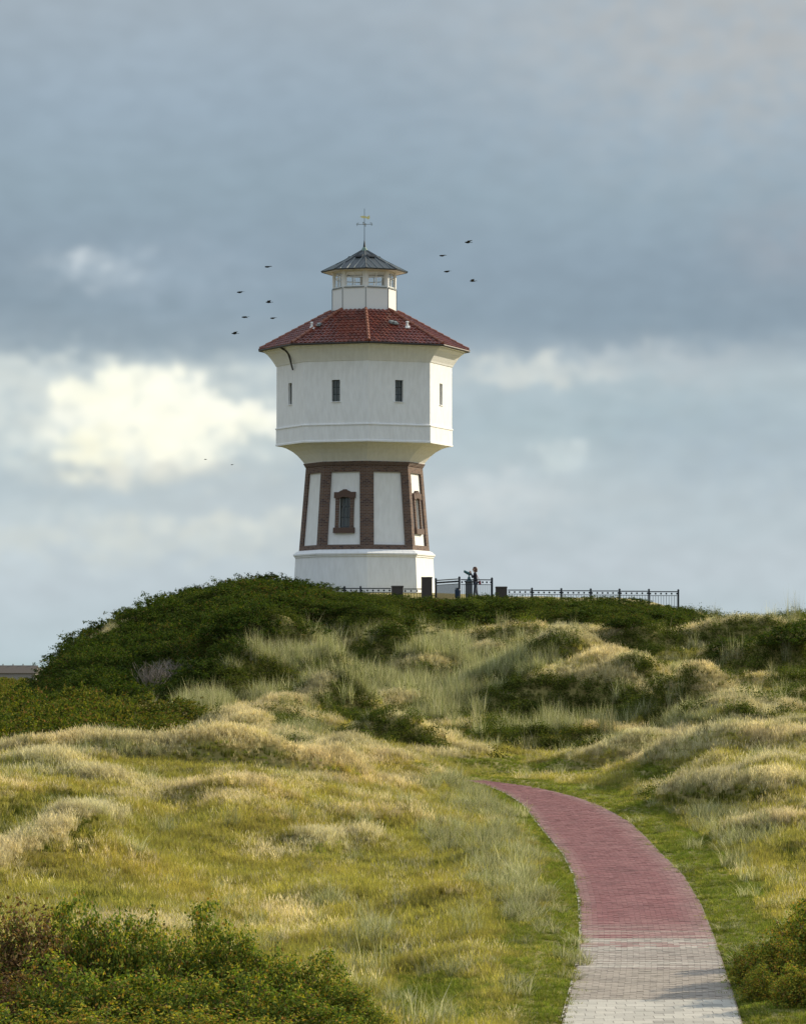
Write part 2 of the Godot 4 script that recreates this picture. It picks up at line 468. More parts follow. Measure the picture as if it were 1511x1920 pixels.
# ------------------------------------------------------------------ materials
func make_materials() -> void:
	var m := mat("white_plaster", Color.WHITE, .75)
	m.albedo_texture = noise_tex(11, .012, lin(.77, .765, .745), lin(.92, .92, .91))
	m.uv1_triplanar = true; m.uv1_scale = Vector3(.55, .14, .55)
	m.heightmap_enabled = true; m.heightmap_texture = bump_tex(12, .05); m.heightmap_scale = .8
	m = mat("white_paint", lin(.80, .80, .77), .45)
	m = mat("brick", Color.WHITE, .85)
	m.albedo_texture = brick_tex()
	m.heightmap_enabled = true; m.heightmap_texture = brick_tex(true); m.heightmap_scale = 1.0
	m = mat("brown_stone", Color.WHITE, .8)
	m.albedo_texture = noise_tex(14, .03, lin(.075, .045, .034), lin(.15, .088, .064))
	m.uv1_triplanar = true
	for k in 4:
		m = mat("tile%d" % k, [lin(.155, .036, .022), lin(.125, .030, .020), lin(.18, .046, .028), lin(.10, .027, .019)][k], .3)
	for k in 4: M["tile%d" % k].metallic_specular = .35
	m = mat("hip_tile", lin(.25, .085, .045), .5)
	m = mat("gutter_metal", lin(.05, .045, .04), .5, .3)
	m = mat("zinc", Color.WHITE, .45, .35)
	m.albedo_texture = noise_tex(15, .02, lin(.03, .038, .042), lin(.09, .10, .097))
	m.uv1_triplanar = true; m.uv1_scale = Vector3.ONE * .8
	m = mat("seam_metal", lin(.22, .24, .23), .45, .35)
	m = mat("patina", lin(.16, .24, .19), .6, .1)
	m = mat("dark_iron", lin(.018, .022, .026), .5, .2)
	m = mat("gilt", lin(.75, .66, .30), .3, .7)
	m = mat("glass", lin(.25, .35, .38, .12), .04)
	m.transparency = BaseMaterial3D.TRANSPARENCY_ALPHA
	m = mat("dark_frame", lin(.05, .06, .065), .5)
	m = mat("roof_boards", lin(.30, .21, .13), .85)
	m = mat("pier_brick", Color.WHITE, .85)
	m.albedo_texture = noise_tex(16, .06, lin(.05, .04, .032), lin(.11, .088, .07))
	m.uv1_triplanar = true; m.uv1_scale = Vector3.ONE * 1.5
	m = mat("fence_paint", lin(.012, .017, .026), .4)
	m = mat("grey_panel", lin(.10, .11, .12), .7)
	m = mat("teal_paint", lin(.02, .10, .10), .4)
	m = mat("bin_paint", lin(.012, .03, .06), .45)
	m = mat("bird_black", lin(.012, .013, .015), .7)
	m = mat("skin_cloth", Color.WHITE, .8); m.vertex_color_use_as_albedo = true
	m = mat("hair", lin(.09, .035, .018), .6)
	m = mat("soil", Color.WHITE, .95)
	m.albedo_texture = noise_tex(21, .03, lin(.17, .145, .04), lin(.38, .31, .10))
	m.uv1_triplanar = true; m.uv1_world_triplanar = true; m.uv1_scale = Vector3.ONE * .35
	m = mat("far_land", Color.WHITE, .95)
	m.albedo_texture = noise_tex(22, .03, lin(.06, .06, .025), lin(.13, .10, .05))
	m.uv1_triplanar = true; m.uv1_world_triplanar = true; m.uv1_scale = Vector3.ONE * .01
	m = mat("paver", Color.WHITE, .85); m.vertex_color_use_as_albedo = true
	m.albedo_texture = noise_tex(23, .04, lin(.8, .8, .8), lin(1, 1, 1))
	m.uv1_triplanar = true; m.uv1_world_triplanar = true; m.uv1_scale = Vector3.ONE * .9
	m = mat("joint_sand", lin(.25, .19, .15), .95)
	m = mat("kerb_stone", lin(.42, .37, .28), .9)
	for e in [["grass", .6], ["leaf", .55]]:
		m = mat(e[0], Color.WHITE, e[1]); m.vertex_color_use_as_albedo = true
		m.backlight_enabled = true; m.backlight = lin(.9, .9, .65) if e[0] == "grass" else lin(.65, .75, .25)
	for e in ["grass", "leaf"]:
		M[e].metallic_specular = .18
		M[e].roughness = .85
	m = mat("twig", lin(.11, .08, .055), .9)
	m = mat("pale_twig", lin(.24, .20, .16), .9)
	m = mat("far_tile", lin(.105, .085, .065), .85)
	m = mat("far_wall", lin(.35, .32, .28), .9)

func brick_tex(relief := false) -> ImageTexture:
	# one tile covers 1 m x 0.96 m: 4 bricks by 12 courses
	var im := Image.create(384, 384, false, Image.FORMAT_RGB8)
	var r := RandomNumberGenerator.new(); r.seed = 77
	var mortar := lin(.20, .17, .145)
	im.fill(Color(.3, .3, .3) if relief else mortar)
	for j in 12:
		for i in 5:
			var x := i * 96 - (48 if j % 2 else 0)
			var v := r.randf()
			var c := lin(.095, .052, .037).lerp(lin(.175, .098, .066), v)
			if r.randf() < .2: c = lin(.075, .042, .036)
			if relief: c = Color.WHITE * r.randf_range(.85, 1.0)
			im.fill_rect(Rect2i(x + 4, j * 32 + 4, 88, 25), c)
	return ImageTexture.create_from_image(im)

# ------------------------------------------------------------------ octagon helpers
const OCT_TURN := 3.0
func corner(k: int, radius: float, y: float) -> Vector3:
	var a := deg_to_rad(OCT_TURN + 45.0 * k)
	return Vector3(sin(a) * radius, y, cos(a) * radius)

func face_angle(k: int) -> float:
	return deg_to_rad(OCT_TURN + 45.0 * k + 22.5)

# point on face k: u metres to the right of its middle, at height y, where the corner radius there is `radius`
func on_face(k: int, u: float, y: float, radius: float, out := 0.0) -> Vector3:
	var a := face_angle(k)
	var ap := radius * cos(PI / 8) + out
	return Vector3(sin(a) * ap + cos(a) * u, y, cos(a) * ap - sin(a) * u)

func face_normal(k: int) -> Vector3:
	return Vector3(sin(face_angle(k)), 0, cos(face_angle(k)))

func oct_shell(st: SurfaceTool, prof: Array, tile_u := 1.0) -> void:
	# prof: [radius, y] from below upwards or along a moulding; flat facets
	for k in 8:
		var along := 0.0
		for i in prof.size() - 1:
			var r0: float = prof[i][0]; var y0: float = prof[i][1]
			var r1: float = prof[i + 1][0]; var y1: float = prof[i + 1][1]
			var n := face_normal(k) * (y1 - y0) + Vector3.UP * (r0 - r1)
			if n.length() < 1e-6: continue
			var w0 := r0 * sin(PI / 8); var w1 := r1 * sin(PI / 8)
			var l := Vector2(r1 - r0, y1 - y0).length()
			quad(st, corner(k, r0, y0), corner(k + 1, r0, y0), corner(k + 1, r1, y1), corner(k, r1, y1), n, Vector2(-w0, along) * tile_u, Vector2(w0, along) * tile_u, Vector2(w1, along + l) * tile_u, Vector2(-w1, along + l) * tile_u)
			along += l

# wall of face k between two heights with a rectangular hole and its reveals
func face_wall(st: SurfaceTool, k: int, r0: float, y0: float, r1: float, y1: float, hu: float, hy0: float, hy1: float, deep: float, half0 := -1.0, half1 := -1.0, out := 0.0) -> void:
	var rad := func(y: float) -> float: return lerpf(r0, r1, (y - y0) / (y1 - y0))
	var half := func(y: float) -> float:
		var t: float = (y - y0) / (y1 - y0)
		return lerpf(half0 if half0 > 0 else r0 * sin(PI / 8), half1 if half1 > 0 else r1 * sin(PI / 8), t)
	var p := func(u: float, y: float, o := 0.0) -> Vector3: return on_face(k, u, y, rad.call(y), out + o)
	var n := face_normal(k)
	var q := func(ua: float, ub: float, uc: float, ud: float, ya: float, yb: float) -> void:
		quad(st, p.call(ua, ya), p.call(ub, ya), p.call(uc, yb), p.call(ud, yb), n, Vector2(ua, ya), Vector2(ub, ya), Vector2(uc, yb), Vector2(ud, yb))
	if hu <= 0.0:
		q.call(-half.call(y0), half.call(y0), half.call(y1), -half.call(y1), y0, y1)
		return
	q.call(-half.call(y0), half.call(y0), half.call(hy0), -half.call(hy0), y0, hy0)
	q.call(-half.call(hy0), -hu, -hu, -half.call(hy1), hy0, hy1)
	q.call(hu, half.call(hy0), half.call(hy1), hu, hy0, hy1)
	q.call(-half.call(hy1), half.call(hy1), half.call(y1), -half.call(y1), hy1, y1)
	var t := Vector3(cos(face_angle(k)), 0, -sin(face_angle(k)))
	quad(st, p.call(-hu, hy0), p.call(-hu, hy1), p.call(-hu, hy1, -deep), p.call(-hu, hy0, -deep), t)
	quad(st, p.call(hu, hy0), p.call(hu, hy1), p.call(hu, hy1, -deep), p.call(hu, hy0, -deep), -t)
	quad(st, p.call(-hu, hy0), p.call(hu, hy0), p.call(hu, hy0, -deep), p.call(-hu, hy0, -deep), Vector3.UP)
	quad(st, p.call(-hu, hy1), p.call(hu, hy1), p.call(hu, hy1, -deep), p.call(-hu, hy1, -deep), Vector3.DOWN)

func face_bar(st: SurfaceTool, k: int, u0: float, u1: float, y0: float, y1: float, rad0: float, rad1: float, o0: float, o1: float) -> void:
	hexa(st, [on_face(k, u0, y0, rad0, o0), on_face(k, u1, y0, rad0, o0), on_face(k, u1, y0, rad0, o1), on_face(k, u0, y0, rad0, o1), on_face(k, u0, y1, rad1, o0), on_face(k, u1, y1, rad1, o0), on_face(k, u1, y1, rad1, o1), on_face(k, u0, y1, rad1, o1)])

# a window: frame, glazing bars and panes in a hole of face k
func face_window(parent: Node, k: int, hu: float, y0: float, y1: float, rad0: float, rad1: float, back: float, cols: int, splits: Array, frame_m: Material, fw: float, called := "window") -> void:
	var r := func(y: float) -> float: return lerpf(rad0, rad1, (y - y0) / (y1 - y0))
	var st := newst()
	face_bar(st, k, -hu + .003, -hu + fw, y0 + .003, y1 - .003, r.call(y0), r.call(y1), -back - .05, -back)
	face_bar(st, k, hu - fw, hu - .003, y0 + .003, y1 - .003, r.call(y0), r.call(y1), -back - .05, -back)
	face_bar(st, k, -hu + fw, hu - fw, y0 + .003, y0 + fw, r.call(y0), r.call(y0 + fw), -back - .05, -back)
	face_bar(st, k, -hu + fw, hu - fw, y1 - fw, y1 - .003, r.call(y1 - fw), r.call(y1), -back - .05, -back)
	var w := build(st, called, frame_m, parent)
	for c in range(1, cols):
		var u := -hu + 2.0 * hu * c / cols
		st = newst()
		face_bar(st, k, u - fw * .35, u + fw * .35, y0 + fw, y1 - fw, r.call(y0 + fw), r.call(y1 - fw), -back - .04, -back - .008)
		build(st, "glazing_bar", frame_m, w)
	var ys := [y0 + fw] 
	for s in splits:
		var y := lerpf(y0, y1, s)
		st = newst()
		face_bar(st, k, -hu + fw, hu - fw, y - fw * .35, y + fw * .35, r.call(y), r.call(y), -back - .037, -back - .011)
		build(st, "glazing_bar", frame_m, w)
		ys.append(y)
	ys.append(y1 - fw)
	for i in ys.size() - 1:
		for c in cols:
			var ua := maxf(-hu + fw, -hu + 2.0 * hu * c / cols)
			var ub := minf(hu - fw, -hu + 2.0 * hu * (c + 1) / cols)
			st = newst()
			var o := -back - .026
			quad(st, on_face(k, ua, ys[i], r.call(ys[i]), o), on_face(k, ub, ys[i], r.call(ys[i]), o), on_face(k, ub, ys[i + 1], r.call(ys[i + 1]), o), on_face(k, ua, ys[i + 1], r.call(ys[i + 1]), o), face_normal(k))
			build(st, "pane", M.glass, w)

# ------------------------------------------------------------------ tower
func lv(py: float) -> float:
	return (HORIZON - py) / 36.0 + EYE - 9.0

func make_tower() -> void:
	var T := thing("water_tower", Vector3(pixel_x(683.0, TOWER_D), 9.0, -TOWER_D), "white octagonal water tower with brick frames, red tiled roof and glazed lantern", "tower")
	var st := newst()
	# plinth
	oct_shell(st, [[3.68, -1.0], [3.67, lv(1100)], [3.585, lv(1047)]])
	build(st, "plinth", M.white_plaster, T)
	st = newst()
	oct_shell(st, [[3.585, lv(1047)], [3.64, lv(1046.4)], [3.64, lv(1044.5)], [3.70, lv(1043)], [3.705, lv(1040.5)], [3.62, lv(1038.5)], [3.55, lv(1036)], [3.40, lv(1033.5)]])
	build(st, "plinth_moulding", M.white_plaster, T)
	# brick storey
	var by0 := lv(1033.5); var by1 := lv(877.5)
	var br0 := 3.40; var br1 := 3.045
	var brad := func(y: float) -> float: return lerpf(br0, br1, (y - by0) / (by1 - by0))
	var py0 := lv(1024.5); var py1 := lv(889.5)
	var pil := .39
	for k in 8:
		# corner pilaster: an L round each corner
		st = newst()
		for side in [[k - 1, 1.0], [k, -1.0]]:
			var f: int = side[0]; var s: float = side[1]
			for q in [[by0, py0], [py0, py1], [py1, by1]]:
				var ya: float = q[0]; var yb: float = q[1]
				var wa: float = brad.call(ya) * sin(PI / 8); var wb: float = brad.call(yb) * sin(PI / 8)
				quad(st, on_face(f, s * wa, ya, brad.call(ya)), on_face(f, s * (wa - pil), ya, brad.call(ya)), on_face(f, s * (wb - pil), yb, brad.call(yb)), on_face(f, s * wb, yb, brad.call(yb)), face_normal(f), Vector2(0, ya), Vector2(pil, ya), Vector2(pil, yb), Vector2(0, yb))
			var ia: float = brad.call(py0) * sin(PI / 8) - pil; var ib: float = brad.call(py1) * sin(PI / 8) - pil
			var tang := Vector3(cos(face_angle(f)), 0, -sin(face_angle(f)))
			quad(st, on_face(f, s * ia, py0, brad.call(py0)), on_face(f, s * ia, py0, brad.call(py0), -.13), on_face(f, s * ib, py1, brad.call(py1), -.13), on_face(f, s * ib, py1, brad.call(py1)), -tang * s, Vector2(0, py0), Vector2(.13, py0), Vector2(.13, py1), Vector2(0, py1))
		build(st, "brick_pilaster", M.brick, T)
		# bands below and above the panel
		for q in [[by0, py0, 1.0], [py1, by1, -1.0]]:
			st = newst()
			var ha: float = brad.call(q[0]) * sin(PI / 8) - pil
			var hb: float = brad.call(q[1]) * sin(PI / 8) - pil
			quad(st, on_face(k, -ha, q[0], brad.call(q[0])), on_face(k, ha, q[0], brad.call(q[0])), on_face(k, hb, q[1], brad.call(q[1])), on_face(k, -hb, q[1], brad.call(q[1])), face_normal(k), Vector2(-ha, q[0]), Vector2(ha, q[0]), Vector2(hb, q[1]), Vector2(-hb, q[1]))
			var ye: float = q[1] if q[2] > 0 else q[0]
			var he: float = brad.call(ye) * sin(PI / 8) - pil
			quad(st, on_face(k, -he, ye, brad.call(ye)), on_face(k, he, ye, brad.call(ye)), on_face(k, he, ye, brad.call(ye), -.13), on_face(k, -he, ye, brad.call(ye), -.13), Vector3.UP * q[2])
			build(st, "brick_band", M.brick, T)
		# recessed white panel, with a window on every other face
		st = newst()
		var has_window := posmod(k, 2) == 1
		var wu := .31; var wy0 := lv(993); var wy1 := lv(936)
		face_wall(st, k, brad.call(py0), py0, brad.call(py1), py1, wu if has_window else 0.0, wy0, wy1, .16, brad.call(py0) * sin(PI / 8) - pil, brad.call(py1) * sin(PI / 8) - pil, -.11)
		build(st, "wall_panel", M.white_plaster, T)
		if has_window:
			face_window(T, k, wu, wy0, wy1, brad.call(wy0) , brad.call(wy1), .24, 3, [.34, .68], M.dark_frame, .05, "arched_window")
			var rb := func(y: float) -> float: return brad.call(y)
			for s in [-1.0, 1.0]:
				st = newst()
				face_bar(st, k, s * wu, s * (wu + .19), wy0, lv(938), rb.call(wy0), rb.call(lv(938)), -.109, -.01)
				build(st, "window_jamb", M.brick, T)
			st = newst()
			face_bar(st, k, -.57, .57, lv(1003), wy0, rb.call(lv(1003)), rb.call(wy0), -.109, .045)
			build(st, "window_sill", M.brown_stone, T)
			# head: ears and a shallow arch
			st = newst()
			for s in [-1.0, 1.0]:
				face_bar(st, k, s * (wu - .0), s * .575, lv(938), lv(927), rb.call(lv(938)), rb.call(lv(927)), -.109, .03)
			var seg := 6
			for i in seg:
				var ua := lerpf(-wu, wu, float(i) / seg); var ub := lerpf(-wu, wu, float(i + 1) / seg)
				var top := func(u: float) -> float: return lv(926.5) + .10 * (1.0 - pow(u / wu, 2)) 
				var low := func(u: float) -> float: return lv(939) + .09 * (1.0 - pow(u / wu, 2))
				var r := brad.call(wy1) as float
				hexa(st, [on_face(k, ua, low.call(ua), r, -.105), on_face(k, ub, low.call(ub), r, -.105), on_face(k, ub, low.call(ub), r, .025), on_face(k, ua, low.call(ua), r, .025), on_face(k, ua, top.call(ua), r, -.105), on_face(k, ub, top.call(ub), r, -.105), on_face(k, ub, top.call(ub), r, .025), on_face(k, ua, top.call(ua), r, .025)])
			face_bar(st, k, -.09, .09, lv(927), lv(922), brad.call(lv(927)), brad.call(lv(922)), -.105, .06)
			build(st, "window_head", M.brown_stone, T)
	# brick cornice of stepped courses
	st = newst()
	oct_shell(st, [[3.045, lv(877.5)], [3.09, lv(877)], [3.09, lv(875)], [3.13, lv(874.8)], [3.13, lv(872.6)], [3.17, lv(872.4)], [3.17, lv(870)], [3.05, lv(869.5)]])
	build(st, "brick_cornice", M.brick, T)
	# flaring neck
	st = newst()
	oct_shell(st, [[3.10, lv(873)], [3.16, lv(868)], [3.30, lv(862)], [3.48, lv(855)], [3.72, lv(848)], [4.05, lv(841.5)], [4.32, lv(838.4)], [4.55, lv(837)]])
	build(st, "flared_neck", M.white_plaster, T)
	st = newst()
	oct_shell(st, [[4.50, lv(837.2)], [4.63, lv(837)], [4.63, lv(834)], [4.60, lv(833)], [4.60, lv(806.5)], [4.64, lv(806)], [4.64, lv(804)], [4.575, lv(803)]])
	build(st, "tank_band", M.white_plaster, T)
	# tank wall, one panel for each face, with a window
	var ty0 := lv(803); var ty1 := lv(688)
	for k in 8:
		st = newst()
		face_wall(st, k, 4.575, ty0, 4.575, ty1, .225, lv(762.5), lv(722.5), .15)
		build(st, "tank_wall", M.white_plaster, T)
		face_window(T, k, .225, lv(762.5), lv(722.5), 4.575, 4.575, .13, 2, [.333, .666], M.dark_frame, .035, "tank_window")
		st = newst()
		face_bar(st, k, -.26, .26, lv(764), lv(762.5), 4.575, 4.575, .002, .05)
		build(st, "tank_window_sill", M.white_plaster, T)
	st = newst()
	oct_shell(st, [[4.575, lv(688)], [4.62, lv(687)], [4.66, lv(684)], [4.76, lv(679)], [4.90, lv(672)], [5.06, lv(665.5)], [5.22, lv(661.5)], [5.22, lv(659.5)], [5.34, lv(658.8)]])
	build(st, "eaves_cornice", M.white_plaster, T)
	# floors inside keep the rooms dark
	for y in [lv(1031), lv(875), lv(690)]:
		st = newst()
		for k in 8: tri(st, Vector3(0, y, 0), corner(k, 2.95, y), corner(k + 1, 2.95, y), Vector3.UP)
		build(st, "inner_floor", M.white_plaster, T)
	st = newst()
	tube(st, [Vector3(0, lv(800), 0), Vector3(0, lv(692), 0)], [3.0, 3.0], 24)  # added drum, blocks daylight from the windows opposite
	build(st, "added_inner_drum", M.white_plaster, T)
	st = newst()
	tube(st, [Vector3(0, lv(1030), 0), Vector3(0, lv(876), 0)], [1.2, 1.2], 24)  # added as well, no stair: hides the bright windows on the far side
	build(st, "added_lower_drum", M.white_plaster, T)
	# gutter along each eave
	for k in 8:
		st = newst()
		tube(st, [corner(k, 5.47, lv(657.4)), corner(k + 1, 5.47, lv(657.4))], [.062, .062], 8)
		build(st, "gutter", M.gutter_metal, T)
	# downpipe on the left
	st = newst()
	var pts := []
	for e in [[5.42, 658], [5.30, 661], [5.10, 664], [4.92, 670], [4.80, 680], [4.70, 692], [4.62, 700]]:
		var a := deg_to_rad(-57.0)
		var edge_r: float = e[0] * cos(PI / 8) / cos(deg_to_rad(-57.0) - face_angle(-2)) 
		pts.append(Vector3(sin(a) * (edge_r + .05), lv(e[1]), cos(a) * (edge_r + .05)))
	tube(st, pts, [.07, .06, .05, .05, .05, .045, .04], 8)
	build(st, "downpipe", M.gutter_metal, T)
	make_roof(T)
	make_lantern(T)

func make_roof(T: Node3D) -> void:
	var r0 := 5.46; var y0 := lv(655.5); var r1 := 1.76; var y1 := lv(584.0)
	var st := newst()
	oct_shell(st, [[5.36, lv(658.2)], [5.44, lv(657.2)], [r0 - .02, y0 - .06], [r1, y1 - .06]])
	build(st, "roof_deck", M.roof_boards, T)
	var rows := 12
	var run := (r0 - r1) * cos(PI / 8)
	var rise := y1 - y0
	var sl := sqrt(run * run + rise * rise)
	var gauge := sl / rows
	var w := .235
	for k in 8:
		var n := (face_normal(k) * rise + Vector3.UP * run).normalized()
		var single := k == 0 or k == 7
		var bulk := [newst(), newst(), newst(), newst()]
		var place := func(u: float, v: float, lift: float) -> Vector3:
			var rad: float = lerpf(r0, r1, v / sl)
			var lim: float = rad * sin(PI / 8)
			return on_face(k, clampf(u, -lim, lim), lerpf(y0, y1, v / sl), rad) + n * lift
		for j in rows:
			var v0 := gauge * j - (.05 if j == 0 else .03)
			var v1 := gauge * (j + 1) + .02
			var lim := lerpf(r0, r1, maxf(v0, 0) / sl) * sin(PI / 8)
			var cnt := int(ceil(lim / w))
			for i in range(-cnt, cnt):
				var u0 := i * w
				if minf(absf(u0), absf(u0 + w)) > lim - .03: continue
				var tone := rng.randi() % 4
				var s: SurfaceTool = newst() if single else bulk[tone]
				var jig := rng.randf_range(-.004, .004)
				var prev := []
				for q in 6:
					var t := q / 5.0
					var wave := .034 * (.5 - .5 * cos(t * TAU)) if t < .62 else .034 * (.5 - .5 * cos(.62 * TAU)) * (1.0 - (t - .62) / .38)
					wave = .036 * sin(clampf(t / .6, 0, 1) * PI) - .006 * sin(clampf((t - .6) / .4, 0, 1) * PI)
					var u := u0 + w * t
					var cur := [place.call(u, v0, .048 + wave + jig), place.call(u, v1, .012 + wave), place.call(u, v0, .012 + jig)]
					if q > 0:
						quad(s, prev[0], cur[0], cur[1], prev[1], n)
						quad(s, prev[2], cur[2], cur[0], prev[0], face_normal(k) - Vector3.UP)
					prev = cur
				if single: build(s, "roof_tile", M["tile%d" % tone], T)
		if not single:
			for tone in 4:
				var o := build(bulk[tone], "roof_tiles", M["tile%d" % tone], T)
				o.set_meta("kind", "stuff")
	# hip caps
	for k in 8:
		for i in 11:
			var a := float(i) / 11.0; var b := float(i + 1) / 11.0 + .012
			st = newst()
			var lift := Vector3.UP * .05
			tube(st, [corner(k, lerpf(r0, r1, a), lerpf(y0, y1, a)) + lift * 1.3, corner(k, lerpf(r0, r1, b), lerpf(y0, y1, b)) + lift * .8], [.088, .072], 8)
			build(st, "hip_tile", M.hip_tile, T)
	# roof hatch, vents and snow hooks on the front faces
	var on_roof := func(k: int, u: float, v: float, lift: float) -> Vector3:
		var n2 := (face_normal(k) * rise + Vector3.UP * run).normalized()
		return on_face(k, u, lerpf(y0, y1, v), lerpf(r0, r1, v)) + n2 * lift
	for e in [[0, .10, .56, .30], [0, .26, .54, .26], [7, -1.25, .50, .22]]:
		st = newst()
		var c: Vector3 = on_roof.call(e[0], e[1], e[2], .10)
		box(st, c, Vector3(e[3], .05, .32), Basis(Vector3.UP, face_angle(e[0])) * Basis(Vector3.RIGHT, atan2(rise, run)))
		box(st, c + Vector3(0, .05, 0), Vector3(e[3] * .7, .04, .2), Basis(Vector3.UP, face_angle(e[0])) * Basis(Vector3.RIGHT, atan2(rise, run)))
		build(st, "roof_step", M.seam_metal, T)
	for e in [[0, .78, .44], [7, -1.55, .42]]:
		st = newst()
		var c: Vector3 = on_roof.call(e[0], e[1], e[2], .02)
		tube(st, [c, c + Vector3(0, .30, 0), c + Vector3(0, .31, 0), c + Vector3(0, .36, 0)], [.07, .06, .10, .05], 10)
		box(st, c + Vector3(.02, .05, .03), Vector3(.24, .05, .24), Basis(Vector3.RIGHT, .5))
		build(st, "roof_vent", M.white_paint, T)

func make_lantern(T: Node3D) -> void:
	var r := 1.67
	var y0 := lv(586); var y1 := lv(506)
	var sill := lv(540.5); var head := lv(511)
	var st := newst()
	for k in 8: tri(st, Vector3(0, sill - .4, 0), corner(k, r - .05, sill - .4), corner(k + 1, r - .05, sill - .4), Vector3.UP)
	build(st, "lantern_floor", M.white_plaster, T)
	for k in 8:
		st = newst()
		face_wall(st, k, r, y0, r, y1, .50, sill, head, .10)
		var wall := build(st, "lantern_wall", M.white_paint, T)
		st = newst()
		face_bar(st, k, -.56, .56, sill - .06, sill, r, r, .002, .05)
		build(st, "sill", M.seam_metal, wall)
		face_window(T, k, .50, sill, head, r, r, .05, 2, [.62], M.white_paint, .06, "lantern_window")
		st = newst()
		tube(st, [corner(k, r + .012, y0), corner(k, r + .012, lv(542))], [.022, .022], 6)
		build(st, "corner_strip", M.seam_metal, T)
	# roof
	st = newst()
	oct_shell(st, [[.05, lv(508.9)], [2.22, lv(509.5)]])
	build(st, "lantern_soffit", M.white_paint, T)
	var ry0 := lv(508); var ry1 := lv(466)
	var er := 2.26; var ar := .10
	for k in 8:
		st = newst()
		var mid_r := lerpf(er, ar, .55)
		var mid_y := lerpf(ry0, ry1, .50)
		for q in [[er, ry0, mid_r, mid_y], [mid_r, mid_y, ar, ry1]]:
			quad(st, corner(k, q[0], q[1]), corner(k + 1, q[0], q[1]), corner(k + 1, q[2], q[3]), corner(k, q[2], q[3]), face_normal(k) + Vector3.UP)
		quad(st, corner(k, er, ry0), corner(k + 1, er, ry0), corner(k + 1, er - .03, ry0 - .06), corner(k, er - .03, ry0 - .06), face_normal(k) - Vector3.UP * .1)
		var sheet := build(st, "lantern_roof_sheet", M.zinc, T)
		for i in 4:
			var u: float = [-.56, -.19, .19, .56][i]
			st = newst()
			var top_t := 1.0 - absf(u) / (er * sin(PI / 8)) 
			var pr := func(t: float) -> Vector3:
				var rad: float = lerpf(er, mid_r, t / .5) if t < .5 else lerpf(mid_r, ar, (t - .5) / .5)
				var y: float = lerpf(ry0, mid_y, t / .5) if t < .5 else lerpf(mid_y, ry1, (t - .5) / .5)
				return on_face(k, u, y, rad, .012)
			var t_end := clampf(top_t * .93, .1, .95)
			tube(st, [pr.call(.0), pr.call(minf(.5, t_end)), pr.call(t_end)], [.026, .026, .022], 5)
			build(st, "seam", M.seam_metal, sheet)
		st = newst()
		tube(st, [corner(k, er + .01, ry0), corner(k, mid_r, mid_y + .01), corner(k, ar, ry1)], [.035, .035, .03], 6)
		build(st, "roof_hip", M.zinc, T)
	# small dark louvres near the top
	for k in [7, 0, 2, 5]:
		st = newst()
		var t := .66
		var rad := lerpf(er, ar, t); var y := lerpf(ry0, ry1, t - .03)
		face_bar(st, k, -.20, .20, y - .02, y + .10, rad, rad - .12, -.02, .14)
		build(st, "roof_louvre", M.dark_iron, T)
	st = newst()
	tube(st, [Vector3(0, lv(474), 0), Vector3(0, lv(468), 0), Vector3(0, lv(464), 0), Vector3(0, lv(461), 0)], [.33, .20, .13, .07], 10)
	build(st, "finial_cap", M.patina, T)
	st = newst()
	tube(st, [Vector3(0, lv(463), 0), Vector3(0, lv(457), 0), Vector3(0, lv(448), 0)], [.075, .055, .02], 8)
	build(st, "finial", M.dark_iron, T)
	# weather vane
	st = newst()
	tube(st, [Vector3(0, lv(450), 0), Vector3(0, lv(388), 0)], [.018, .012], 6)
	var vane := build(st, "weather_vane", M.dark_iron, T)
	st = newst()
	for a in [deg_to_rad(8), deg_to_rad(98)]:
		var d := Vector3(cos(a), 0, sin(a)) * .38
		tube(st, [Vector3(0, lv(418), 0) - d, Vector3(0, lv(418), 0) + d], [.014, .014], 5)
		for s in [-1.0, 1.0]:
			var e: Vector3 = Vector3(0, lv(418), 0) + d * s
			box(st, e, Vector3(.03, .16, .03)); box(st, e + d.normalized() * s * .04, Vector3(.03, .03, .03)); box(st, e + Vector3(0, .07, 0) - d.normalized() * s * .05, Vector3(.09, .025, .02))
	build(st, "compass_arms", M.seam_metal, vane)
	# gilt fish-shaped plate, pointing left
	st = newst()
	var outline := [Vector2(-.24, .03), Vector2(-.10, .075), Vector2(.06, .06), Vector2(.12, .02), Vector2(.26, .10), Vector2(.29, -.03), Vector2(.22, -.12), Vector2(.10, -.05), Vector2(-.02, -.06), Vector2(-.14, -.03)]
	var c3 := func(v: Vector2, z: float) -> Vector3: return Vector3(v.x, lv(404.5) + v.y, z - .1 * v.x)
	var tris := Geometry2D.triangulate_polygon(PackedVector2Array(outline))
	for i in range(0, tris.size(), 3):
		for z in [-.012, .012]:
			tri(st, c3.call(outline[tris[i]], z), c3.call(outline[tris[i + 1]], z), c3.call(outline[tris[i + 2]], z), Vector3(0, 0, z))
	for i in outline.size():
		var j := (i + 1) % outline.size()
		quad(st, c3.call(outline[i], -.012), c3.call(outline[j], -.012), c3.call(outline[j], .012), c3.call(outline[i], .012), Vector3(outline[i].x + outline[j].x, outline[i].y + outline[j].y, 0))
	build(st, "vane_plate", M.gilt, vane)

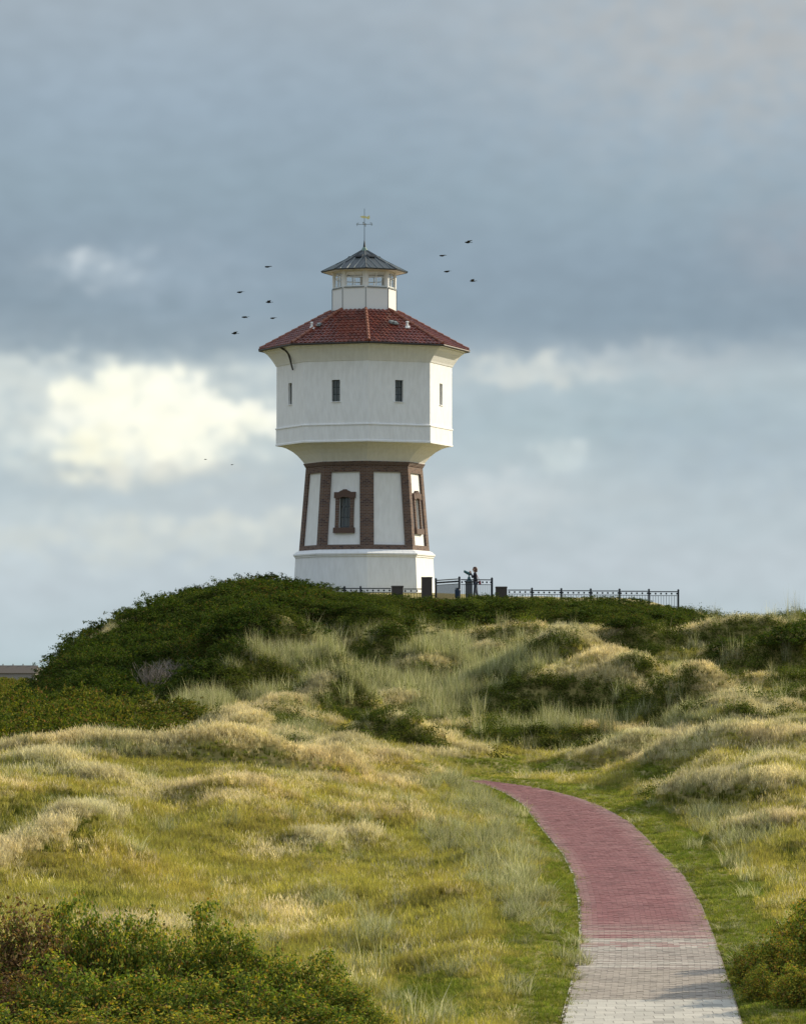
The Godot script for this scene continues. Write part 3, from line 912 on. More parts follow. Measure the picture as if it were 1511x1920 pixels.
# ------------------------------------------------------------------ fence, gate, piers, platform things
func baluster_panel(o: Node3D, a: Vector3, b: Vector3, rail_y: float, foot_y: float, posts: Array, spacing: float, second := .2) -> void:
	# rails and balusters from a to b in the thing's own axes; heights are absolute in those axes
	var dir := (b - a); dir.y = 0
	var len := dir.length(); dir = dir.normalized()
	var turn := Basis(dir, Vector3.UP, dir.cross(Vector3.UP))
	var mid := (a + b) / 2.0
	for e in [[rail_y, .05, .05, "top_rail"], [rail_y - second, .03, .035, "middle_rail"], [foot_y + .1, .03, .035, "bottom_rail"]]:
		var st := newst()
		box(st, Vector3(mid.x, e[0], mid.z), Vector3(len, e[1], e[2]), turn)
		build(st, e[3], M.fence_paint, o)
	var n := int(len / spacing)
	for i in n:
		var p := a + dir * (len * (i + .5) / n)
		var st := newst()
		box(st, Vector3(p.x, (rail_y - second + foot_y) / 2.0, p.z), Vector3(.018, rail_y - second - foot_y - .03, .018), turn)
		build(st, "baluster", M.fence_paint, o)
		if i % 2 == 0:
			st = newst()
			var q := Vector3(p.x, rail_y - second / 2.0, p.z)
			tube(st, [q - Vector3(0, .05, 0), q - Vector3(0, .03, 0), q + Vector3(0, .03, 0), q + Vector3(0, .05, 0)], [.01, .045, .045, .01], 7)
			build(st, "ornament", M.fence_paint, o)
	for p in posts:
		var st := newst()
		box(st, Vector3(p.x, (rail_y + .06 + foot_y - .3) / 2.0, p.z), Vector3(.085, rail_y + .36 - foot_y, .085), turn)
		tube(st, [Vector3(p.x, rail_y + .06, p.z), Vector3(p.x, rail_y + .09, p.z), Vector3(p.x, rail_y + .13, p.z)], [.06, .06, .01], 8)
		build(st, "post", M.fence_paint, o)

func make_fences() -> void:
	var d := 183.0
	# long railing to the right of the pier
	var o := thing("railing", at_pixel(952, 1130, d), "long dark iron railing running along the bushes from brick pier to its end post", "railing")
	var base := o.position
	var ps := [[952, 1106], [997, 1107], [1052, 1107.6], [1107, 1108], [1161, 1108.4], [1216, 1109], [1271, 1110]]
	for i in ps.size() - 1:
		var a: Vector3 = (at_pixel(ps[i][0], ps[i][1], d) - base)
		var b: Vector3 = (at_pixel(ps[i + 1][0], ps[i + 1][1], d) - base)
		baluster_panel(o, a, b, (a.y + b.y) / 2.0, (a.y + b.y) / 2.0 - .85, [b], .13)
	o = thing("railing", at_pixel(600, 1128, d), "dark iron railing low in front of the tower plinth", "railing")
	base = o.position
	for q in [[600, 646], [646, 676], [676, 733]]:
		var a: Vector3 = (at_pixel(q[0], 1103.5, d) - base); var b: Vector3 = (at_pixel(q[1], 1103.5, d) - base)
		baluster_panel(o, a, b, a.y, a.y - .85, [a], .13)
	o = thing("railing", at_pixel(758, 1128, d), "short dark iron railing between the low pier and the tall pier", "railing")
	base = o.position
	var a1: Vector3 = (at_pixel(757, 1104.5, d) - base); var b1: Vector3 = (at_pixel(790, 1104.5, d) - base)
	baluster_panel(o, a1, b1, a1.y, a1.y - .85, [], .13)
	# brick piers
	for e in [[733, 757, 1098.5, "low dark brick pier in front of the tower plinth"], [789, 811, 1082, "tall dark brick pier beside the iron gate"], [928, 951, 1100, "low dark brick pier where the long railing begins"]]:
		var w: float = (e[1] - e[0]) / FOCAL * d
		var top: float = pixel_y(e[2], d)
		var cx: float = pixel_x((e[0] + e[1]) / 2.0, d)
		var p := thing("brick_pier", Vector3(cx, top - 1.4, -d), e[3], "pier", "brick piers along the railing")
		var st := newst()
		box(st, Vector3(0, .62, 0), Vector3(w - .05, 1.44, w - .05))
		build(st, "shaft", M.pier_brick, p)
		st = newst()
		hexa(st, [Vector3(-w / 2, 1.342, -w / 2), Vector3(w / 2, 1.342, -w / 2), Vector3(w / 2, 1.342, w / 2), Vector3(-w / 2, 1.342, w / 2), Vector3(-w * .46, 1.4, -w * .46), Vector3(w * .46, 1.4, -w * .46), Vector3(w * .46, 1.4, w * .46), Vector3(-w * .46, 1.4, w * .46)])
		build(st, "cap", M.pier_brick, p)
	# gate of two leaves
	var g := thing("iron_gate", at_pixel(817, 1128, 185.0), "tall iron gate leaf standing open beside the tall brick pier", "gate", "leaves of the iron gate")
	base = g.position
	var ga: Vector3 = (at_pixel(817, 1088, 185.0) - base); var gb: Vector3 = (at_pixel(861, 1086, 181.5) - base)
	baluster_panel(g, ga, gb, (ga.y + gb.y) / 2.0, ga.y - 1.12, [ga, gb], .105, .24)
	g = thing("iron_gate", at_pixel(862, 1128, 181.5), "tall iron gate leaf in front of the person on the platform", "gate", "leaves of the iron gate")
	base = g.position
	ga = (at_pixel(864, 1087, 181.5) - base); gb = (at_pixel(922, 1087, 182.0) - base)
	baluster_panel(g, ga, gb, ga.y, ga.y - 1.12, [gb], .105, .24)
	# small litter bin on a post
	var bp := at_pixel(858, 1128, 181.0)
	var bin := thing("litter_bin", bp, "dark blue litter bin on a post by the open gate", "bin")
	var s2 := newst()
	tube(s2, [Vector3(0, -.3, 0), Vector3(0, .2, 0)], [.03, .03], 8)
	build(s2, "post", M.fence_paint, bin)
	s2 = newst()
	tube(s2, [Vector3(0, .16, 0), Vector3(0, .2, 0), Vector3(0, .56, 0), Vector3(0, .60, 0), Vector3(0, .64, 0)], [.09, .13, .155, .14, .05], 12)
	build(s2, "bucket", M.bin_paint, bin)
	s2 = newst()
	tube(s2, [Vector3(0, .645, 0), Vector3(0, .67, 0), Vector3(0, .69, 0)], [.15, .145, .02], 12)
	build(s2, "lid", M.fence_paint, bin)
	# viewing telescope on a pedestal
	var tp := at_pixel(879, 1128, 184.0)
	var tel := thing("viewing_telescope", tp, "teal coin telescope on a grey pedestal behind the gate", "telescope")
	s2 = newst()
	box(s2, Vector3(0, .35, 0), Vector3(.36, 1.3, .3))
	box(s2, Vector3(0, 1.02, 0), Vector3(.46, .06, .4))
	build(s2, "pedestal", M.grey_panel, tel)
	s2 = newst()
	tube(s2, [Vector3(0, 1.04, 0), Vector3(0, 1.12, 0), Vector3(.01, 1.25, 0)], [.16, .09, .06], 10)
	build(s2, "stand", M.teal_paint, tel)
	s2 = newst()
	for s in [-1.0, 1.0]:
		tube(s2, [Vector3(.01, 1.23, 0), Vector3(.0, 1.30, .08 * s), Vector3(-.02, 1.42, .08 * s)], [.03, .03, .025], 6)
	build(s2, "yoke", M.teal_paint, tel)
	s2 = newst()
	tube(s2, [Vector3(-.26, 1.535, 0), Vector3(-.24, 1.53, 0), Vector3(-.10, 1.45, 0), Vector3(.06, 1.385, 0), Vector3(.10, 1.37, 0), Vector3(.16, 1.345, 0)], [.05, .062, .075, .085, .05, .04], 10)
	build(s2, "barrel", M.teal_paint, tel)

# ------------------------------------------------------------------ person, built as one skin
func cap_dist(p: Vector3, a: Vector3, b: Vector3, ra: float, rb: float) -> float:
	var ab := b - a
	var t := clampf((p - a).dot(ab) / ab.length_squared(), 0, 1)
	return p.distance_to(a + ab * t) - lerpf(ra, rb, t)

func field(p: Vector3, bones: Array, k: float) -> float:
	var d := 9.0
	for b in bones:
		var e := cap_dist(p, b[0], b[1], b[2], b[3])
		var h := clampf(.5 + .5 * (d - e) / k, 0, 1)
		d = lerpf(d, e, h) - k * h * (1.0 - h)
	return d

func skin(bones: Array, lo: Vector3, hi: Vector3, cell: float, k: float, paint: Callable) -> ArrayMesh:
	var n := Vector3i(((hi - lo) / cell).ceil()) + Vector3i.ONE
	var v := PackedFloat32Array()
	v.resize(n.x * n.y * n.z)
	for z in n.z: for y in n.y: for x in n.x:
		v[(z * n.y + y) * n.x + x] = field(lo + Vector3(x, y, z) * cell, bones, k)
	var idx := {}
	var verts := []
	for z in n.z - 1: for y in n.y - 1: for x in n.x - 1:
		var s := Vector3.ZERO
		var c := 0
		var val := []
		for q in 8: val.append(v[((z + (q >> 2)) * n.y + y + ((q >> 1) & 1)) * n.x + x + (q & 1)])
		for e in [[0, 1], [2, 3], [4, 5], [6, 7], [0, 2], [1, 3], [4, 6], [5, 7], [0, 4], [1, 5], [2, 6], [3, 7]]:
			if (val[e[0]] < 0.0) != (val[e[1]] < 0.0):
				var t: float = val[e[0]] / (val[e[0]] - val[e[1]])
				var pa := Vector3(e[0] & 1, (e[0] >> 1) & 1, e[0] >> 2); var pb := Vector3(e[1] & 1, (e[1] >> 1) & 1, e[1] >> 2)
				s += pa.lerp(pb, t); c += 1
		if c:
			idx[(z * n.y + y) * n.x + x] = verts.size()
			verts.append(lo + (Vector3(x, y, z) + s / c) * cell)
	var st := newst()
	st.set_smooth_group(0)
	for key in idx:
		var x: int = key % n.x; var y: int = (key / n.x) % n.y; var z: int = key / (n.x * n.y)
		var inside: bool = v[key] < 0.0
		for ax in 3:
			var o := [[1, 0, 0], [0, 1, 0], [0, 0, 1]][ax] as Array
			var far: int = ((z + o[2]) * n.y + y + o[1]) * n.x + x + o[0]
			if inside == (v[far] < 0.0): continue
			var u: int = [n.x, n.x * n.y, 1][ax]; var w: int = [n.x * n.y, 1, n.x][ax]
			var q := [key, key - u, key - u - w, key - w]
			if not q.all(func(i): return idx.has(i)): continue
			if not inside: q = [q[0], q[3], q[2], q[1]]
			for f in [0, 2, 1, 0, 3, 2]:
				var p: Vector3 = verts[idx[q[f]]]
				st.set_color(paint.call(p))
				st.add_vertex(p)
	st.index()
	st.generate_normals()
	return st.commit()

func make_person() -> void:
	# stands on the platform, facing left towards the telescope, one arm raised to it
	var at := at_pixel(890.5, 1128, 184.0)
	at.y = pixel_y(1063, 184.0) - 1.72
	var o := thing("person", at, "person in a dark jacket and jeans standing at the telescope behind the gate", "person")
	var B := []
	var bone := func(a: Vector3, b: Vector3, ra: float, rb: float) -> void: B.append([a, b, ra, rb])
	for s in [-1.0, 1.0]:
		bone.call(Vector3(.02, .90, .09 * s), Vector3(0.02 - .05 * s, .48, .10 * s), .088, .058)
		bone.call(Vector3(.02 - .05 * s, .48, .10 * s), Vector3(.04 - .10 * s, .09, .10 * s), .058, .04)
		bone.call(Vector3(.05 - .10 * s, .05, .10 * s), Vector3(-.12 - .10 * s, .035, .11 * s), .045, .035)
	bone.call(Vector3(.02, .92, 0), Vector3(.02, 1.08, 0), .13, .115)
	bone.call(Vector3(.02, 1.08, .06), Vector3(.0, 1.36, .09), .105, .085)
	bone.call(Vector3(.02, 1.08, -.06), Vector3(.0, 1.36, -.09), .105, .085)
	bone.call(Vector3(0, 1.38, -.13), Vector3(0, 1.38, .13), .06, .06)
	bone.call(Vector3(0, 1.40, 0), Vector3(-.02, 1.52, 0), .052, .048)
	# near arm raised to the eyepiece, far arm too
	for s in [-1.0, 1.0]:
		bone.call(Vector3(0, 1.38, .17 * s), Vector3(-.13, 1.20, .20 * s), .05, .042)
		bone.call(Vector3(-.13, 1.20, .20 * s), Vector3(-.22, 1.40, .07 * s), .042, .03)
		bone.call(Vector3(-.22, 1.40, .07 * s), Vector3(-.235, 1.46, .05 * s), .034, .036)
		for f in 4:
			var y := 1.44 + .018 * f
			bone.call(Vector3(-.235, y, .05 * s), Vector3(-.275, y + .02, .03 * s), .012, .011)
			bone.call(Vector3(-.275, y + .02, .03 * s), Vector3(-.27, y + .03, .0), .011, .009)
		bone.call(Vector3(-.225, 1.43, .04 * s), Vector3(-.20, 1.47, .01 * s), .013, .011)
	# head: skull, face, nose, chin, ears
	bone.call(Vector3(-.01, 1.61, 0), Vector3(-.035, 1.60, 0), .092, .085)
	bone.call(Vector3(-.05, 1.57, 0), Vector3(-.065, 1.52, 0), .06, .042)
	bone.call(Vector3(-.118, 1.59, 0), Vector3(-.133, 1.565, 0), .012, .014)
	for s in [-1.0, 1.0]: bone.call(Vector3(-.02, 1.60, .09 * s), Vector3(-.015, 1.57, .088 * s), .016, .012)
	var paint := func(p: Vector3) -> Color:
		if p.y > 1.455 or (p.x < -.20 and p.y > 1.41):
			if p.x < -.095 and absf(p.y - 1.605) < .012 and absf(absf(p.z) - .035) < .014 and p.x > -.14: return Color(.03, .02, .02)
			if p.x < -.09 and absf(p.y - 1.528) < .008 and absf(p.z) < .026 and p.x > -.14: return Color(.28, .09, .08)
			return Color(.50, .30, .21)
		if p.y > .96: return Color(.020, .018, .030)
		if p.y > .09: return Color(.05, .06, .09)
		return Color(.03, .025, .02)
	var mesh := skin(B, Vector3(-.36, -.02, -.32), Vector3(.24, 1.76, .32), .018, .025, paint)
	put(mesh, "body", M.skin_cloth, o)
	var hair := skin([[Vector3(.01, 1.635, 0), Vector3(-.025, 1.64, 0), .098, .088], [Vector3(.05, 1.60, 0), Vector3(.07, 1.50, 0), .075, .05], [Vector3(.045, 1.58, .05), Vector3(.04, 1.47, .05), .045, .03], [Vector3(.045, 1.58, -.05), Vector3(.04, 1.47, -.05), .045, .03]], Vector3(-.16, 1.36, -.16), Vector3(.18, 1.78, .16), .014, .03, func(_p): return Color.WHITE)
	put(hair, "hair", M.hair, o)
	# red shoulder bag at the hip
	var bag := thing("shoulder_bag", at + Vector3(.24, .92, .06), "small red bag at the hip of the person by the telescope", "bag")
	var st := newst()
	hexa(st, [Vector3(-.06, -.11, -.1), Vector3(.06, -.11, -.1), Vector3(.06, -.11, .1), Vector3(-.06, -.11, .1), Vector3(-.045, .09, -.09), Vector3(.045, .09, -.09), Vector3(.045, .09, .09), Vector3(-.045, .09, .09)])
	build(st, "pouch", mat("red_cloth", lin(.25, .02, .03), .8), bag)
	st = newst()
	tube(st, [Vector3(0, .09, .08), Vector3(-.12, .30, .12), Vector3(-.20, .50, .04)], [.012, .012, .012], 5)
	build(st, "strap", M.red_cloth, bag)

# ------------------------------------------------------------------ birds
func bird_mesh(flap: float) -> ArrayMesh:
	var st := newst()
	# body flies towards -x
	var rings := [[-.17, .004, .0], [-.155, .018, .0], [-.13, .030, .004], [-.09, .038, .0], [-.02, .052, -.008], [.05, .045, -.006], [.11, .026, .0], [.15, .012, .006]]
	var sides := 8
	for i in rings.size() - 1:
		for k in sides:
			var a := TAU * k / sides; var b := TAU * (k + 1) / sides
			var p := func(r: Array, t: float) -> Vector3: return Vector3(r[0], r[2] + sin(t) * r[1], cos(t) * r[1])
			quad(st, p.call(rings[i], a), p.call(rings[i], b), p.call(rings[i + 1], b), p.call(rings[i + 1], a), Vector3(0, sin((a + b) / 2), cos((a + b) / 2)))
	hexa(st, [Vector3(.13, -.002, -.02), Vector3(.27, .004, -.055), Vector3(.27, .004, .055), Vector3(.13, -.002, .02), Vector3(.13, .010, -.02), Vector3(.27, .010, -.055), Vector3(.27, .010, .055), Vector3(.13, .010, .02)])
	for s in [-1.0, 1.0]:
		var m := Vector3(-.03, .02 + .17 * sin(flap), s * (.04 + .17 * cos(flap)))
		var e := Vector3(.09, .02 + .30 * sin(flap * .6), s * (.05 + .33 * cos(flap)))
		hexa(st, [Vector3(-.07, .0, s * .02), Vector3(.09, .0, s * .02), m + Vector3(.14, -.004, 0), m + Vector3(-.05, -.006, 0), Vector3(-.07, .022, s * .02), Vector3(.09, .012, s * .02), m + Vector3(.14, .004, 0), m + Vector3(-.05, .012, 0)])
		hexa(st, [m + Vector3(-.05, -.006, 0), m + Vector3(.14, -.004, 0), e + Vector3(.06, -.002, 0), e + Vector3(-.01, -.003, 0), m + Vector3(-.05, .012, 0), m + Vector3(.14, .004, 0), e + Vector3(.06, .002, 0), e + Vector3(-.01, .004, 0)])
	return st.commit()

func make_birds() -> void:
	var meshes := [bird_mesh(.10), bird_mesh(-.16), bird_mesh(.02)]
	var sets := [
		[[[877, 452], [829, 477], [838, 507], [886, 525]], "black bird gliding above the red roof on the side of the sunlit wall", "birds on the sunlit side of the lantern", 1.0],
		[[[501, 498], [449, 546], [503, 565], [458, 593], [511, 595], [439, 624]], "black bird gliding beside the red roof on the side of the downpipe", "birds on the downpipe side of the lantern", 1.0],
		[[[385, 861], [435, 871]], "tiny dark bird flying below the bright cloud", "birds below the bright cloud", .5],
	]
	var i := 0
	for s in sets:
		for p in s[0]:
			var d: float = (176.0 + (i * 37) % 23) if s[3] == 1.0 else 330.0
			var o := put(meshes[i % 3], "flying_bird", M.bird_black, self)
			o.position = at_pixel(p[0], p[1], d)
			o.rotation = Vector3(-.10 + .08 * (i % 3), .35 - .15 * (i % 4), .05 * (i % 3))
			o.scale = Vector3.ONE * (.9 if s[3] == 1.0 else .75)
			tag(o, s[1], "bird", s[2])
			i += 1

# ------------------------------------------------------------------ ground and path
func make_ground() -> void:
	var v := PackedVector3Array(); var nrm := PackedVector3Array(); var ix := PackedInt32Array()
	v.resize(GNX * GNZ); nrm.resize(GNX * GNZ)
	for j in GNZ:
		for i in GNX:
			var x := GX0 + i * CELL; var z := GZ0 - j * CELL
			v[j * GNX + i] = Vector3(x, grid[j * GNX + i], z)
			var hx := grid[j * GNX + mini(i + 1, GNX - 1)] - grid[j * GNX + maxi(i - 1, 0)]
			var hz := grid[mini(j + 1, GNZ - 1) * GNX + i] - grid[maxi(j - 1, 0) * GNX + i]
			nrm[j * GNX + i] = Vector3(-hx, 2 * CELL, hz).normalized()
	for j in GNZ - 1:
		for i in GNX - 1:
			var a := j * GNX + i
			ix.append_array([a, a + GNX, a + 1, a + 1, a + GNX, a + GNX + 1])
	var arr := []
	arr.resize(Mesh.ARRAY_MAX)
	arr[Mesh.ARRAY_VERTEX] = v; arr[Mesh.ARRAY_NORMAL] = nrm; arr[Mesh.ARRAY_INDEX] = ix
	var m := ArrayMesh.new()
	m.add_surface_from_arrays(Mesh.PRIMITIVE_TRIANGLES, arr)
	var o := put(m, "dune_terrain", M.soil, self)
	tag(o, "grassy sand dunes", "", "", "structure")
	var pm := PlaneMesh.new()
	pm.size = Vector2(16000, 16000)
	o = put(pm, "ground", M.far_land, self)
	o.position = Vector3(0, -4.0, 0)
	tag(o, "flat land beyond the dunes", "", "", "structure")

func make_path() -> void:
	var root := Node3D.new()
	root.name = numbered("path")
	add_child(root)
	tag(root, "red brick path with grey paving at its near end", "", "", "structure")
	var last: float = path_rows[-1][0]
	# sand bed
	var st := newst()
	var d := 48.0
	while d < last:
		var e0 := path_edges(d); var e1 := path_edges(d + .5)
		quad(st, Vector3(e0.x, path_h(d) - .005, -d), Vector3(e0.y, path_h(d) - .005, -d), Vector3(e1.y, path_h(d + .5) - .005, -d - .5), Vector3(e1.x, path_h(d + .5) - .005, -d - .5), Vector3.UP)
		d += .5
	build(st, "sand_bed", M.joint_sand, root)
	# pavers in rows across the path
	var many := newst()
	var count := 0
	d = 48.0
	var row := 0
	var nz := FastNoiseLite.new(); nz.seed = 31; nz.frequency = .35
	var variants := {}
	while d < last - .2:
		var slab := d < 57.6      # pale slabs
		var brown := d >= 57.6 and d < 62.1
		var pale := d >= 62.1 and d < 67.4
		var lw := .30 if slab else (.21 if brown or pale else .21)
		var dw := .30 if slab else .105
		var e := path_edges(d + dw / 2)
		var lip := .02
		var x := e.x + lip - (lw / 2 if row % 2 else 0.0)
		while x < e.y - lip:
			var xa := maxf(x, e.x + lip); var xb := minf(x + lw, e.y - lip)
			x += lw
			if xb - xa < .05: continue
			var n := nz.get_noise_2d(xa * 2.0, d * 2.0)
			var fr := (xa - e.x) / (e.y - e.x)
			var c: Color
			if slab: c = Color(.50, .46, .38)
			elif brown: c = Color(.37, .31, .245)
			elif pale and d + 2.2 * nz.get_noise_2d(xa * .5, d * 2.0) + rng.randf_range(-.5, .5) < 67.0: c = Color(.50, .45, .37).lerp(Color(.31, .25, .205), clampf(.5 + 1.6 * nz.get_noise_2d(xa * .35, d * 9.0) + rng.randf_range(-.12, .12), 0, 1))
			else:
				c = Color(.235, .080, .077).lerp(Color(.32, .185, .162), clampf(smoothstep(.68, .98, fr) * .8 + n * .35 + smoothstep(.12, .0, fr) * .6, 0, 1))
				if d < 71.5: c = c.lerp(Color(.40, .29, .24), smoothstep(71.5, 67.4, d) * clampf(.6 + 1.5 * nz.get_noise_2d(xa * .35, d * 9.0), 0, 1))
			c *= 1.0 + n * .14 + rng.randf_range(-.09, .09) + .16 * nz.get_noise_2d(xa * .2, d * 6.0 + 70.0)
			c.a = 1
			var y := path_h(d); var y2 := path_h(d + dw)
			var t1 := rng.randf_range(-.005, .005) * (1.0 if not slab else .5); var t2 := rng.randf_range(-.005, .005) * (1.0 if not slab else .5)
			c *= 1.0 - .22 * float(rng.randf() < .07) + .25 * maxf(0.0, nz.get_noise_2d(xa * 1.1 + 40.0, d * .7) - .15)
			var g := .004
			var single := slab and count < 300 and d > 53.0
			var s := newst() if single else many
			s.set_color(c)
			var p := [Vector3(xa + g, y - .03, -d - g), Vector3(xb - g, y - .03, -d - g), Vector3(xb - g, y2 - .03, -d - dw + g), Vector3(xa + g, y2 - .03, -d - dw + g), Vector3(xa + g, y + t1, -d - g), Vector3(xb - g, y + t2, -d - g), Vector3(xb - g, y2 + t2, -d - dw + g), Vector3(xa + g, y2 + t1, -d - dw + g)]
			for f in [[4, 5, 6, 7, Vector3.UP], [0, 1, 5, 4, Vector3.BACK], [3, 0, 4, 7, Vector3.LEFT], [1, 2, 6, 5, Vector3.RIGHT], [2, 3, 7, 6, Vector3.FORWARD]]:
				quad(s, p[f[0]], p[f[1]], p[f[2]], p[f[3]], f[4])
			if single:
				build(s, "paving_slab", M.paver, root)
				count += 1
		d += dw
		row += 1
	var o := build(many, "paving_bricks", M.paver, root)
	o.set_meta("kind", "stuff")
	# sand drifted over the edges
	for side in 1:
		st = newst()
		d = 48.0
		var prev := []
		while d < last - .5:
			var e := path_edges(d)
			var n := nz.get_noise_2d(d * 6.0, side * 50.0) + .6 * nz.get_noise_2d(d * 22.0, side * 50.0 + 9.0)
			var w := clampf(-.02 + .10 * n, -.029, .16) if side == 0 else clampf(-.01 + .05 * n, -.025, .08)
			var x0 := e.x - .03 if side == 0 else e.y + .03
			var x1 := e.x + w if side == 0 else e.y - w
			var cur := [Vector3(x0, path_h(d) + .004, -d), Vector3(x1, path_h(d) + .007, -d)]
			if prev: quad(st, prev[0], prev[1], cur[1], cur[0], Vector3.UP)
			prev = cur
			d += .12
		build(st, "drifted_sand", M.kerb_stone, root)

# ------------------------------------------------------------------ vegetation
func blade(st: SurfaceTool, root: Vector3, ang: float, length: float, lean: float, width: float, c: Color, curl := 1.0) -> void:
	var out := Vector3(cos(ang), 0, sin(ang))
	var side := Vector3(-sin(ang), 0, cos(ang)) * width * .5
	var p0 := root
	var p1 := root + Vector3.UP * length * .5 + out * length * lean * .35
	var p2 := root + Vector3.UP * length * (1.0 - .25 * lean * curl) + out * length * lean
	st.set_color(c)
	var n := (out * -.6 + Vector3.UP * .5).normalized()
	quad(st, p0 - side, p0 + side, p1 + side * .8, p1 - side * .8, n)
	tri(st, p1 - side * .8, p1 + side * .8, p2, n)

func grass_mesh(seed_: int, n: int, radius: float, len0: float, len1: float, lean: float, width: float, cols: Array, heads := 0.0) -> ArrayMesh:
	var r := RandomNumberGenerator.new(); r.seed = seed_
	var st := newst()
	var tufts := []
	for k in maxi(4, n / 16):
		var ta := r.randf() * TAU
		var tq := sqrt(r.randf()) * radius
		tufts.append([Vector3(cos(ta) * tq, -.03, sin(ta) * tq), r.randf_range(.5, 1.15), r.randi()])
	for i in n:
		var tf: Array = tufts[i % tufts.size()]
		var dir := r.randf() * TAU
		var c: Color = cols[(tf[2] + (r.randi() % 2 if r.randf() < .6 else r.randi())) % cols.size()] * r.randf_range(.7, 1.25); c.a = 1
		var l: float = r.randf_range(len0, len1) * tf[1]
		var root: Vector3 = tf[0] + Vector3(cos(dir), 0, sin(dir)) * r.randf() * .05
		var ln := r.randf_range(.05, 1.0) * lean
		blade(st, root, dir + r.randf_range(-.5, .5), l, ln, width * r.randf_range(.7, 1.3), c)
		if r.randf() < heads:
			var out := Vector3(cos(dir), 0, sin(dir))
			var tip := root + Vector3.UP * l * (1.0 - .2 * ln) + out * l * ln * .9
			st.set_color(cols[0] * 1.15)
			var side := Vector3(-sin(dir), 0, cos(dir)) * .006
			quad(st, tip - side, tip + side, tip + side * .4 + Vector3.UP * .07 + out * .04, tip - side * .4 + Vector3.UP * .07 + out * .04, -out + Vector3.UP * .3)
	return st.commit()

# leafy clump used for low shrubs and for bushes
func leaves(st: SurfaceTool, r: RandomNumberGenerator, at: Vector3, n: int, spread: float, size: float, cols: Array, weights: Array) -> void:
	for i in n:
		var d := Vector3(r.randfn(), r.randfn() * .8, r.randfn()) * spread * .5
		var p := at + d
		var nn := (Vector3(r.randf_range(-1, 1), r.randf_range(.0, 1.4), r.randf_range(-1, 1)) + d.normalized() * .5).normalized()
		var t := nn.cross(Vector3(r.randf_range(-1, 1), r.randf_range(-1, 1), r.randf_range(-1, 1))).normalized()
		var b := nn.cross(t)
		var w := r.randf() 
		var ci := 0
		while ci < cols.size() - 1 and w > weights[ci]:
			w -= weights[ci]; ci += 1
		var c: Color = cols[ci] * r.randf_range(.65, 1.25); c.a = 1
		st.set_color(c)
		var s := size * r.randf_range(.6, 1.25)
		var mid := p + nn * s * .10
		# a leaf folded along its rib
		tri(st, p - t * s, p + b * s * .55 - nn * s * .1, p + t * s, nn)
		tri(st, p - t * s, p - b * s * .55 - nn * s * .1, p + t * s, nn)

func bush_meshes(seed_: int, w: float, h: float, sprigs: int, per: int, size: float, cols: Array, weights: Array, ragged := .25) -> Array:
	var r := RandomNumberGenerator.new(); r.seed = seed_
	var st := newst()
	var tw := newst()
	var nn := FastNoiseLite.new(); nn.seed = seed_; nn.frequency = 1.6
	for i in sprigs:
		var a := r.randf() * TAU
		var e := acos(1.0 - r.randf() * .98)     # from the top down
		var dir := Vector3(cos(a) * sin(e), cos(e), sin(a) * sin(e))
		var k := 1.0 + nn.get_noise_3dv(dir * 1.4) * ragged * 2.2 + r.randf_range(-.5, .5) * ragged
		var inner := 1.0 if r.randf() < .68 else r.randf_range(.45, .9)
		var p := Vector3(dir.x * w, maxf(dir.y, .02) * h, dir.z * w) * k * inner
		p.y = maxf(p.y, .05) 
		leaves(st, r, p, per, r.randf_range(.09, .17), size, cols, weights)
		if i % 3 == 0:
			var foot := Vector3(p.x * .25, -.1, p.z * .25)
			tube(tw, [foot, foot.lerp(p, .55) + Vector3(0, .08, 0), p], [.010, .007, .003], 3)
	return [st.commit(), tw.commit()]

func add_bush(kind: Array, called: String, at: Vector3, turn: float, scl: Vector3, label: String, category: String, group: String) -> Node3D:
	var o := thing(called, at, label, category, group, turn)
	o.scale = scl
	put(kind[0], "foliage", kind[3] if kind.size() > 3 else M.leaf, o)
	put(kind[1], "stems", kind[2] if kind.size() > 2 else M.twig, o)
	return o

func inside(poly: PackedVector2Array, p: Vector2) -> bool:
	return Geometry2D.is_point_in_polygon(p, poly)

var THICKET := PackedVector2Array([Vector2(36, 1330), Vector2(50, 1285), Vector2(90, 1262), Vector2(150, 1225), Vector2(300, 1150), Vector2(420, 1100), Vector2(560, 1108), Vector2(700, 1118), Vector2(800, 1118), Vector2(900, 1120), Vector2(1000, 1122), Vector2(1150, 1122), Vector2(1260, 1135), Vector2(1312, 1172), Vector2(1200, 1178), Vector2(1000, 1171), Vector2(860, 1170), Vector2(790, 1180), Vector2(760, 1198), Vector2(680, 1192), Vector2(590, 1178), Vector2(520, 1208), Vector2(430, 1248), Vector2(380, 1302), Vector2(330, 1325), Vector2(200, 1330)])
# patches of low dark shrub: [pixel x, pixel y, half width, half height]
const SHRUB := [[1040, 1320, 150, 62], [1200, 1310, 120, 40], [960, 1370, 110, 30], [1400, 1225, 90, 55], [1500, 1270, 60, 50], [675, 1345, 65, 15], [525, 1366, 50, 15], [755, 1388, 45, 10], [500, 1280, 80, 22], [570, 1300, 70, 14], [690, 1228, 60, 22], [640, 1262, 90, 20], [930, 1228, 70, 18], [1000, 1222, 70, 20], [60, 1545, 130, 48], [110, 1500, 90, 20], [420, 1410, 70, 14], [1380, 1490, 110, 20], [1270, 1500, 50, 18], [1490, 1610, 40, 26], [270, 1390, 30, 12], [1090, 1392, 50, 14], [720, 1548, 45, 12], [690, 1780, 60, 14], [805, 1815, 35, 9], [170, 1680, 90, 14], [860, 1185, 40, 10], [1210, 1200, 60, 22], [1040, 1212, 50, 14], [510, 1406, 60, 12]]
